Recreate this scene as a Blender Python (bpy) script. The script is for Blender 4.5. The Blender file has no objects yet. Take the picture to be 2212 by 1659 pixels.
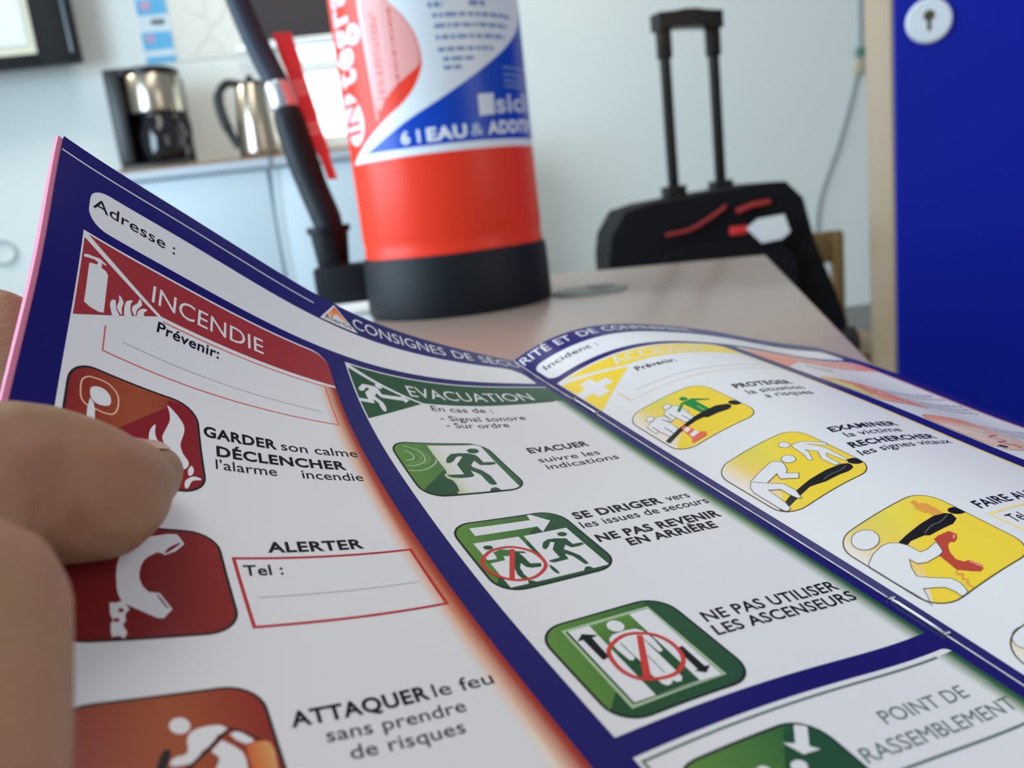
import bpy, bmesh, math, random
import numpy as np
from mathutils import Vector, Matrix
from mathutils.geometry import tessellate_polygon

random.seed(4)
SC = bpy.context.scene
COL = SC.collection

# ------------------------------------------------------------------ camera
CAM_H = 0.832
CAM_M = np.array([[0.9934217889861989, -0.11451265942008401, 0.0],
                  [-0.024627504013066973, -0.21364885960053825, 0.9766000465070007],
                  [-0.11183306851529437, -0.9701757653249896, -0.21506359329864302]])   # camera (right, down, forward) -> room
cam_data = bpy.data.cameras.new('camera')
cam = bpy.data.objects.new('camera', cam_data)
COL.objects.link(cam)
_m = CAM_M @ np.diag([1, -1, -1])
cam.matrix_world = Matrix(((_m[0][0], _m[0][1], _m[0][2], 0), (_m[1][0], _m[1][1], _m[1][2], 0),
                           (_m[2][0], _m[2][1], _m[2][2], CAM_H), (0, 0, 0, 1)))
cam_data.sensor_fit = 'HORIZONTAL'
cam_data.sensor_width = 36.0
cam_data.lens = 1800.0 / 2212.0 * 36.0
cam_data.clip_start = 0.005
cam_data.dof.use_dof = True
cam_data.dof.focus_distance = 0.183
cam_data.dof.aperture_fstop = 17.5
SC.camera = cam

# ------------------------------------------------------------------ world, lights, exposure
SC.view_settings.view_transform = 'Standard'
SC.view_settings.look = 'None'
SC.view_settings.gamma = 1.0
SC.view_settings.use_curve_mapping = False
SC.view_settings.exposure = 0.0
world = bpy.data.worlds.new('room_air')
SC.world = world
world.use_nodes = True
world.node_tree.nodes['Background'].inputs[0].default_value = (0.80, 0.90, 1.0, 1)
world.node_tree.nodes['Background'].inputs[1].default_value = 0.34


def area(name, loc, target, sx, sy, power, color):
    d = bpy.data.lights.new(name, 'AREA')
    d.shape = 'RECTANGLE'; d.size = sx; d.size_y = sy
    d.energy = power; d.color = color
    o = bpy.data.objects.new(name, d); COL.objects.link(o)
    o.location = loc
    o.rotation_euler = (Vector(target) - Vector(loc)).to_track_quat('-Z', 'Y').to_euler()
    return o


area('window_light', (-2.0, 0.25, 1.40), (0.3, 0.9, 0.85), 1.9, 1.4, 86, (0.63, 0.84, 1.0))
area('ceiling_light', (-0.35, 0.75, 2.5), (0.0, 0.6, 0.8), 1.2, 0.9, 13, (1.0, 0.95, 0.88))
area('right_fill_light', (1.7, -0.7, 1.55), (0.0, 0.3, 0.85), 0.9, 1.6, 11, (1.0, 0.97, 0.94))  # added fill from the right front to lift the left page; no doorway there
area('ceiling_light', (-0.5, 2.1, 2.5), (0.9, 3.2, 1.3), 1.2, 0.6, 17, (1.0, 0.94, 0.84))  # second overhead light, added to warm and brighten the back wall
area('frame_shadow_light', (-2.5, 2.3, 2.45), (-0.9, 3.1, 1.2), 0.5, 0.35, 19, (1.0, 0.93, 0.78))  # added light, no fixture; throws the picture frame's shadow right and down

# ------------------------------------------------------------------ helpers
def lin(rgb):
    return tuple(((c / 255.0) / 12.92 if c / 255.0 <= 0.04045 else ((c / 255.0 + 0.055) / 1.055) ** 2.4) for c in rgb)


MATS = {}


def mat(name, rgb, rough=0.5, metal=0.0, spec=0.5, coat=0.0, var=0.06, scale=40.0, bump=0.0, bscale=200.0, emit=0.0):
    if name in MATS:
        return MATS[name]
    m = bpy.data.materials.new(name); m.use_nodes = True
    nt = m.node_tree; b = nt.nodes['Principled BSDF']
    c = lin(rgb)
    tc = nt.nodes.new('ShaderNodeTexCoord')
    nz = nt.nodes.new('ShaderNodeTexNoise'); nz.inputs['Scale'].default_value = scale; nz.inputs['Detail'].default_value = 3
    nt.links.new(tc.outputs['Object'], nz.inputs['Vector'])
    mx = nt.nodes.new('ShaderNodeMix'); mx.data_type = 'RGBA'
    mx.inputs[6].default_value = tuple(x * (1 - var) for x in c) + (1,)
    mx.inputs[7].default_value = tuple(min(1, x * (1 + var)) for x in c) + (1,)
    nt.links.new(nz.outputs['Fac'], mx.inputs[0])
    nt.links.new(mx.outputs[2], b.inputs['Base Color'])
    b.inputs['Roughness'].default_value = rough
    b.inputs['Metallic'].default_value = metal
    b.inputs['Specular IOR Level'].default_value = spec
    b.inputs['Coat Weight'].default_value = coat
    b.inputs['Coat Roughness'].default_value = 0.06
    if bump:
        n2 = nt.nodes.new('ShaderNodeTexNoise'); n2.inputs['Scale'].default_value = bscale; n2.inputs['Detail'].default_value = 4
        nt.links.new(tc.outputs['Object'], n2.inputs['Vector'])
        bp = nt.nodes.new('ShaderNodeBump'); bp.inputs['Strength'].default_value = bump; bp.inputs['Distance'].default_value = 0.001
        nt.links.new(n2.outputs['Fac'], bp.inputs['Height'])
        nt.links.new(bp.outputs['Normal'], b.inputs['Normal'])
    if emit:
        b.inputs['Emission Color'].default_value = c + (1,)
        b.inputs['Emission Strength'].default_value = emit
    MATS[name] = m
    return m


def print_mat(name, rough, spec, coat=0.0):
    m = bpy.data.materials.new(name); m.use_nodes = True
    nt = m.node_tree; b = nt.nodes['Principled BSDF']
    at = nt.nodes.new('ShaderNodeAttribute'); at.attribute_name = 'ink'
    nt.links.new(at.outputs['Color'], b.inputs['Base Color'])
    b.inputs['Roughness'].default_value = rough
    b.inputs['Specular IOR Level'].default_value = spec
    b.inputs['Coat Weight'].default_value = coat
    return m


def obj(name, me, material=None, parent=None):
    o = bpy.data.objects.new(name, me); COL.objects.link(o)
    if material is not None:
        me.materials.append(material)
    if parent is not None:
        o.parent = parent
    return o


def tag(o, label, cat, group=None):
    o['label'] = label; o['category'] = cat
    if group:
        o['group'] = group
    return o


def thing(name, label, cat, loc=(0, 0, 0), rotz=0.0, group=None):
    o = bpy.data.objects.new(name, None); COL.objects.link(o)
    o.empty_display_size = 0.05
    o.location = loc; o.rotation_euler = (0, 0, rotz)
    return tag(o, label, cat, group)


def struct(o):
    o['kind'] = 'structure'
    return o


def finish(bm, name, material, parent=None, smooth=True, bevel=0.0, seg=2, angle=40):
    if bevel:
        es = [e for e in bm.edges if len(e.link_faces) == 2 and e.calc_face_angle(0) > math.radians(angle)]
        bmesh.ops.bevel(bm, geom=es, offset=bevel, segments=seg, affect='EDGES', profile=0.5, clamp_overlap=True)
    bmesh.ops.recalc_face_normals(bm, faces=bm.faces)
    me = bpy.data.meshes.new(name); bm.to_mesh(me); bm.free()
    if smooth:
        for p in me.polygons:
            p.use_smooth = True
        try:
            me.set_sharp_from_angle(angle=math.radians(35))
        except Exception:
            pass
    return obj(name, me, material, parent)


def box(bm, x0, x1, y0, y1, z0, z1):
    r = bmesh.ops.create_cube(bm, size=1.0)
    for v in r['verts']:
        v.co = Vector(((x0 + x1) / 2 + v.co.x * (x1 - x0), (y0 + y1) / 2 + v.co.y * (y1 - y0), (z0 + z1) / 2 + v.co.z * (z1 - z0)))
    return r['verts']


def lathe(bm, prof, n=48, c=(0, 0, 0), closed_top=True, closed_bot=True):
    rings = []
    for r, z in prof:
        rings.append([bm.verts.new((c[0] + r * math.cos(2 * math.pi * k / n), c[1] + r * math.sin(2 * math.pi * k / n), c[2] + z)) for k in range(n)])
    for a, b in zip(rings, rings[1:]):
        for k in range(n):
            bm.faces.new((a[k], a[(k + 1) % n], b[(k + 1) % n], b[k]))
    if closed_bot:
        bm.faces.new(rings[0][::-1])
    if closed_top:
        bm.faces.new(rings[-1])
    return rings


def tube(bm, pts, rad, n=12, cap=True):
    pts = [Vector(p) for p in pts]
    rads = rad if isinstance(rad, (list, tuple)) else [rad] * len(pts)
    rings = []
    up = None
    for i, p in enumerate(pts):
        t = (pts[min(i + 1, len(pts) - 1)] - pts[max(i - 1, 0)]).normalized()
        if up is None:
            up = t.orthogonal().normalized()
        up = (up - t * up.dot(t)).normalized()
        s = t.cross(up)
        rings.append([bm.verts.new(p + (up * math.cos(2 * math.pi * k / n) + s * math.sin(2 * math.pi * k / n)) * rads[i]) for k in range(n)])
    for a, b in zip(rings, rings[1:]):
        for k in range(n):
            bm.faces.new((a[k], a[(k + 1) % n], b[(k + 1) % n], b[k]))
    if cap:
        bm.faces.new(rings[0][::-1]); bm.faces.new(rings[-1])


def spline(pts, sub=6, closed=False):
    P = [np.array(p, float) for p in pts]; n = len(P); out = []
    rng = range(n) if closed else range(n - 1)
    for i in rng:
        p0 = P[(i - 1) % n] if closed or i > 0 else P[0]
        p1 = P[i]; p2 = P[(i + 1) % n]
        p3 = P[(i + 2) % n] if closed or i + 2 < n else P[-1]
        for k in range(sub):
            t = k / sub
            out.append(tuple(0.5 * ((2 * p1) + (p2 - p0) * t + (2 * p0 - 5 * p1 + 4 * p2 - p3) * t * t + (3 * p1 - p0 - 3 * p2 + p3) * t ** 3)))
    if not closed:
        out.append(tuple(P[-1]))
    return out


def prism(bm, outline, y0, y1):
    """outline in (x, z), extruded along y"""
    a = [bm.verts.new((x, y0, z)) for x, z in outline]; b = [bm.verts.new((x, y1, z)) for x, z in outline]
    n = len(a)
    bm.faces.new(a); bm.faces.new(b[::-1])
    for k in range(n):
        bm.faces.new((a[k], b[k], b[(k + 1) % n], a[(k + 1) % n]))


# ------------------------------------------------------------------ printing ink on curved sheets
def clip_axis(poly, ax, lo, hi):
    for s, lim in ((1, lo), (-1, -hi)):
        out = []
        n = len(poly)
        for i in range(n):
            p, q = poly[i], poly[(i + 1) % n]
            a, b = s * p[ax] - lim, s * q[ax] - lim
            if a >= 0:
                out.append(p)
            if (a >= 0) != (b >= 0):
                t = a / (a - b)
                out.append((p[0] + (q[0] - p[0]) * t, p[1] + (q[1] - p[1]) * t))
        poly = out
        if len(poly) < 3:
            return []
    return poly


def clip_convex(poly, hull):
    ar = sum(hull[k][0] * hull[(k + 1) % len(hull)][1] - hull[(k + 1) % len(hull)][0] * hull[k][1] for k in range(len(hull)))
    s = 1 if ar > 0 else -1
    for k in range(len(hull)):
        (ax, ay), (bx, by) = hull[k], hull[(k + 1) % len(hull)]
        if abs(ax - bx) + abs(ay - by) < 1e-9:
            continue
        f = lambda p: s * ((bx - ax) * (p[1] - ay) - (by - ay) * (p[0] - ax))
        out = []
        for i in range(len(poly)):
            p, q = poly[i], poly[(i + 1) % len(poly)]
            a, b = f(p), f(q)
            if a >= 0:
                out.append(p)
            if (a >= 0) != (b >= 0):
                t = a / (a - b); out.append((p[0] + (q[0] - p[0]) * t, p[1] + (q[1] - p[1]) * t))
        poly = out
        if len(poly) < 3:
            return []
    return poly


class Press:
    """collects flat coloured shapes in sheet coordinates (mm) and lays them on a curved sheet"""
    def __init__(self, surf, cell=(2.5, 2.5), winding=-1, step=0.02):
        self.surf, self.cell, self.wind, self.step = surf, cell, winding, step
        self.items = []

    def tri(self, layer, col, pts):
        self.items.append((layer, col, pts))

    def poly(self, layer, col, pts):
        v = [Vector((x, y, 0)) for x, y in pts]
        for t in tessellate_polygon([v]):
            self.tri(layer, col, [pts[i] for i in t])

    def rect(self, layer, col, x0, y0, x1, y1):
        self.poly(layer, col, [(x0, y0), (x1, y0), (x1, y1), (x0, y1)])

    def rrect(self, layer, col, x0, y0, x1, y1, r):
        self.poly(layer, col, rounded(x0, y0, x1, y1, r))

    def stroke(self, layer, col, pts, w, closed=False):
        P = [np.array(p, float) for p in pts]; n = len(P); L = []; R = []
        for i in range(n):
            a = P[i - 1] if (i > 0 or closed) else P[i]
            b = P[(i + 1) % n] if (i < n - 1 or closed) else P[i]
            d1 = P[i] - a; d2 = b - P[i]
            d1 = d1 / (np.linalg.norm(d1) or 1); d2 = d2 / (np.linalg.norm(d2) or 1)
            t = d1 + d2; t = t / (np.linalg.norm(t) or 1)
            nn = np.array([-t[1], t[0]])
            base = d1 if np.linalg.norm(d1) > 0 else d2
            k = max(0.5, abs(nn @ np.array([-base[1], base[0]])))
            L.append(tuple(P[i] + nn * w / 2 / k)); R.append(tuple(P[i] - nn * w / 2 / k))
        for i in range(n if closed else n - 1):
            j = (i + 1) % n
            self.tri(layer, col, [L[i], L[j], R[j]]); self.tri(layer, col, [L[i], R[j], R[i]])

    def text(self, layer, col, s, a, b, up, bold=0.0):
        cu = bpy.data.curves.new('lettering', 'FONT'); cu.body = s; cu.size = 1.0; cu.offset = bold; cu.resolution_u = 3; cu.space_character = 1.0 + 2.6 * bold
        o = bpy.data.objects.new('lettering', cu); COL.objects.link(o)
        dg = bpy.context.evaluated_depsgraph_get(); dg.update()
        me = bpy.data.meshes.new_from_object(o.evaluated_get(dg))
        me.calc_loop_triangles()
        V = np.array([v.co[:2] for v in me.vertices]) if len(me.vertices) else np.zeros((0, 2))
        tris = [tuple(t.vertices) for t in me.loop_triangles]
        bpy.data.objects.remove(o); bpy.data.curves.remove(cu); bpy.data.meshes.remove(me)
        if not len(V):
            return
        x0, x1 = V[:, 0].min(), V[:, 0].max()
        a = np.array(a, float); ex = (np.array(b, float) - a) / (x1 - x0); ey = np.array(up, float) / CAP
        Q = a + (V[:, :1] - x0) * ex + V[:, 1:] * ey
        for t in tris:
            self.tri(layer, col, [tuple(Q[i]) for i in t])

    def build(self, name, material, parent=None, paper=None):
        cx, cy = self.cell
        UV = []; OFF = []; COLS = []; faces = []
        for layer, col, pts in self.items:
            xs = [p[0] for p in pts]; ys = [p[1] for p in pts]
            for i in range(math.floor(min(xs) / cx), math.floor(max(xs) / cx) + 1):
                s1 = clip_axis(pts, 0, i * cx, (i + 1) * cx)
                if not s1:
                    continue
                for j in range(math.floor(min(p[1] for p in s1) / cy), math.floor(max(p[1] for p in s1) / cy) + 1):
                    q = clip_axis(s1, 1, j * cy, (j + 1) * cy)
                    if len(q) < 3:
                        continue
                    ar = sum(q[k][0] * q[(k + 1) % len(q)][1] - q[(k + 1) % len(q)][0] * q[k][1] for k in range(len(q)))
                    if abs(ar) < 1e-5:
                        continue
                    if ar * self.wind < 0:
                        q = q[::-1]
                    st = len(UV)
                    for p in q:
                        UV.append(p); OFF.append(layer * self.step)
                        COLS.append(col(p[0], p[1]) if callable(col) else col)
                    faces.append(tuple(range(st, st + len(q))))
        UV = np.array(UV); OFF = np.array(OFF)
        P, N = self.surf(UV[:, 0], UV[:, 1], OFF)
        me = bpy.data.meshes.new(name)
        me.from_pydata([tuple(p) for p in P], [], faces)
        ca = me.color_attributes.new('ink', 'FLOAT_COLOR', 'POINT')
        arr = np.ones((len(P), 4), np.float32); arr[:, :3] = np.array(COLS)
        ca.data.foreach_set('color', arr.ravel())
        me.polygons.foreach_set('use_smooth', [True] * len(faces))
        me.normals_split_custom_set_from_vertices([tuple(n) for n in N])
        return obj(name, me, material, parent)


def rounded(x0, y0, x1, y1, r, n=7):
    rs = r if isinstance(r, (tuple, list)) else (r,) * 4      # corners: x0y0, x1y0, x1y1, x0y1
    out = []
    for (cx, cy, a0), q in zip((((x0, y0, 180)), ((x1, y0, 270)), ((x1, y1, 0)), ((x0, y1, 90))), rs):
        sx = 1 if cx == x0 else -1; sy = 1 if cy == y0 else -1
        if q <= 0:
            out.append((cx, cy)); continue
        for k in range(n + 1):
            a = math.radians(a0 + 90.0 * k / n)
            out.append((cx + sx * q + q * math.cos(a), cy + sy * q + q * math.sin(a)))
    return out


CAP = 0.7


def measure_cap():
    global CAP
    cu = bpy.data.curves.new('lettering', 'FONT'); cu.body = 'H'; cu.size = 1.0
    o = bpy.data.objects.new('lettering', cu); COL.objects.link(o)
    dg = bpy.context.evaluated_depsgraph_get(); dg.update()
    me = bpy.data.meshes.new_from_object(o.evaluated_get(dg))
    CAP = max(v.co.y for v in me.vertices)
    bpy.data.objects.remove(o); bpy.data.curves.remove(cu); bpy.data.meshes.remove(me)


measure_cap()

# ------------------------------------------------------------------ the booklet's curved sheets
PW, PH = 148.5, 215.0
CTRL_LEFT=[-131.29,-97.10,195.39,-114.22,-70.93,164.84,-103.37,-37.15,138.05,-102.19,-2.55,115.08,-94.52,32.30,89.28,-75.92,55.81,56.85,-57.04,71.38,22.30,-35.54,88.98,-12.80,-102.90,-92.67,211.53,-104.29,-54.00,188.53,-89.91,-23.98,160.73,-85.55,11.44,136.34,-70.13,39.76,106.31,-50.21,55.73,71.54,-30.78,72.14,36.94,-11.55,88.38,2.27,-101.38,-70.62,238.72,-80.28,-45.43,207.37,-76.79,-9.68,183.15,-63.62,21.48,154.88,-43.86,40.43,121.06,-24.53,55.30,86.04,-4.96,72.56,51.60,14.93,86.90,16.39,-73.30,-64.03,256.08,-66.25,-31.57,229.41,-56.13,1.34,202.65,-38.27,25.24,170.83,-18.88,41.84,136.24,1.42,57.08,101.10,21.24,69.34,65.21,41.39,84.97,30.18,-57.25,-51.36,276.60,-48.13,-19.06,250.27,-32.26,8.69,220.03,-12.11,24.75,185.15,7.39,40.34,150.23,27.67,49.13,113.13,47.67,64.29,77.86,67.47,77.50,42.45,-39.15,-40.32,297.73,-24.70,-11.40,267.84,-6.11,9.89,235.01,13.85,24.34,199.57,34.13,34.75,162.89,53.82,48.28,127.29,73.74,62.41,91.94,93.72,75.97,56.17,-19.33,-24.35,318.56,0.45,-6.96,283.87,20.62,5.60,247.96,40.20,19.44,212.47,59.88,33.06,176.88,79.72,49.72,142.27,99.80,60.45,105.74,119.46,77.85,71.67,2.66,-20.13,332.98,25.35,-0.74,300.70,46.86,3.03,261.63,66.46,17.05,226.03,86.62,30.38,190.45,106.51,32.70,150.94,126.12,64.16,122.00,145.52,63.37,79.55]
CTRL_RIGHT=[-43.08,-8.74,317.97,-18.44,18.87,283.65,-3.11,22.05,240.76,16.66,36.35,206.07,37.84,51.47,171.04,55.64,62.55,134.11,74.66,73.91,97.15,95.30,90.71,62.43,-20.22,-27.46,314.57,-0.93,-9.49,282.09,20.05,5.32,247.65,39.85,19.12,212.02,59.17,31.79,176.07,79.57,45.67,140.69,99.79,61.64,106.13,119.29,73.87,70.06,5.28,-34.55,328.43,25.88,-22.16,292.23,45.60,-7.41,256.99,65.45,5.92,221.43,85.43,18.91,185.49,105.23,34.34,150.52,125.14,48.31,115.12,145.13,63.37,79.98,32.68,-37.76,341.91,51.79,-21.35,307.13,72.20,-9.84,271.00,92.05,3.25,235.09,111.67,18.49,200.04,131.80,29.95,163.80,151.71,43.21,128.02,171.60,56.00,92.17,58.11,-35.47,357.16,77.73,-20.74,321.73,97.40,-6.81,286.14,117.98,4.10,249.89,137.54,18.43,214.37,157.38,32.17,178.81,177.60,43.71,142.67,197.62,56.60,106.82,83.80,-32.81,372.30,102.73,-16.29,337.34,122.59,-2.96,301.57,142.20,11.31,265.99,162.79,22.13,229.81,183.03,33.64,193.66,203.14,45.96,157.69,223.33,57.62,121.58,108.32,-25.49,388.73,128.94,-16.39,351.61,148.71,-3.74,315.76,168.02,12.65,280.94,188.27,24.09,244.71,208.49,36.27,208.80,228.71,47.87,172.64,248.89,60.17,136.70,135.26,-28.39,401.35,153.86,-11.27,367.45,174.67,-3.43,330.13,194.03,11.66,295.06,213.95,25.75,259.82,234.09,37.97,223.68,254.21,50.36,187.72,274.37,61.64,151.60]

CTRL = [np.array(CTRL_LEFT).reshape(8, 8, 3), np.array(CTRL_RIGHT).reshape(8, 8, 3)]


def _basis(t, n):
    m = n - 3
    s = np.clip(t * m, -0.5, m + 0.5); i = np.clip(np.floor(s).astype(int), 0, m - 1); u = s - i
    B = np.stack([(1 - u) ** 3 / 6, (3 * u ** 3 - 6 * u ** 2 + 4) / 6, (-3 * u ** 3 + 3 * u ** 2 + 3 * u + 1) / 6, u ** 3 / 6], -1)
    Dv = np.stack([-(1 - u) ** 2 / 2, (3 * u ** 2 - 4 * u) / 2, (-3 * u ** 2 + 2 * u + 1) / 2, u ** 2 / 2], -1) * m
    out = []
    for A in (B, Dv):
        M = np.zeros((len(t), n))
        for k in range(4):
            M[np.arange(len(t)), i + k] += A[:, k]
        out.append(M)
    return out


def leaf(p, X, Y, off):
    """sheet coordinates in mm -> room position and unit normal facing the reader"""
    X = np.asarray(X, float); Y = np.asarray(Y, float)
    x0 = 0 if p == 0 else PW
    Bx, Dx = _basis((X - x0) / PW, 8); By, Dy = _basis(Y / PH, 8)
    S = np.einsum('ka,kb,abc->kc', Bx, By, CTRL[p])
    Su = np.einsum('ka,kb,abc->kc', Dx, By, CTRL[p]); Sv = np.einsum('ka,kb,abc->kc', Bx, Dy, CTRL[p])
    N = -np.cross(Su, Sv); N /= np.linalg.norm(N, axis=1)[:, None]
    P = (S + N * np.asarray(off, float).reshape(-1, 1)) / 1000.0
    return P @ CAM_M.T + np.array([0, 0, CAM_H]), N @ CAM_M.T


def leaf1(p, x, y, off=0.0):
    P, N = leaf(p, [x], [y], [off]); return Vector(P[0]), Vector(N[0])


C = {k: lin(v) for k, v in dict(
    white=(229, 229, 231), navy=(33, 29, 104), black=(26, 25, 28), ink=(92, 92, 96), grey=(110, 110, 112), rule=(186, 190, 200),
    red=(164, 56, 55), redline=(222, 96, 84), boxred=(186, 52, 56), deepred=(140, 38, 40), signred=(206, 66, 60), peach=(244, 196, 170),
    dkgreen=(44, 84, 54), midgreen=(72, 120, 58), sage=(176, 200, 160), olive=(116, 150, 84), boxgreen=(98, 122, 112), asmgreen=(108, 130, 120),
    amber=(244, 212, 64), yellow=(248, 214, 62), figgreen=(30, 140, 72), conered=(236, 110, 84), orange=(232, 160, 70),
    handred=(190, 72, 58), pink=(240, 150, 140), softred=(240, 150, 120), softline=(246, 206, 160), palebox=(250, 226, 140), dkoutline=(38, 44, 40),
    staple=(190, 195, 200)).items()}


def mix(a, b, t):
    t = min(1, max(0, t)); return tuple(x + (y - x) * t for x, y in zip(a, b))


def hgrad(stops):
    st = [(x, lin(c)) for x, c in stops]
    def f(x, y):
        if x <= st[0][0]:
            return st[0][1]
        for (xa, ca), (xb, cb) in zip(st, st[1:]):
            if x <= xb:
                return mix(ca, cb, (x - xa) / (xb - xa))
        return st[-1][1]
    return f


XA, XB, XC, XD, XE, XF, XG, XH = 7.5, 73.35, 79.2, 145.9, 150.4, 217.2, 224.5, 289.0
ROWS_L = [(61.5, 87.6), (98.0, 124.1), (135.3, 161.4)]
ROWS = [(60.9, 86.9), (98.1, 123.9), (135.5, 161.5)]
C['door'] = hgrad([(88.5, (178, 186, 130)), (92, (222, 224, 206)), (95, (229, 229, 231))])
C['liftgreen'] = lambda x, y: mix(lin((96, 140, 60)), lin((40, 82, 50)), (y - 139) / 9.0)
C['cyl'] = hgrad([(29.2, (70, 40, 26)), (31, (196, 96, 52)), (33.5, (226, 140, 80)), (35.5, (214, 176, 120))])


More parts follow.
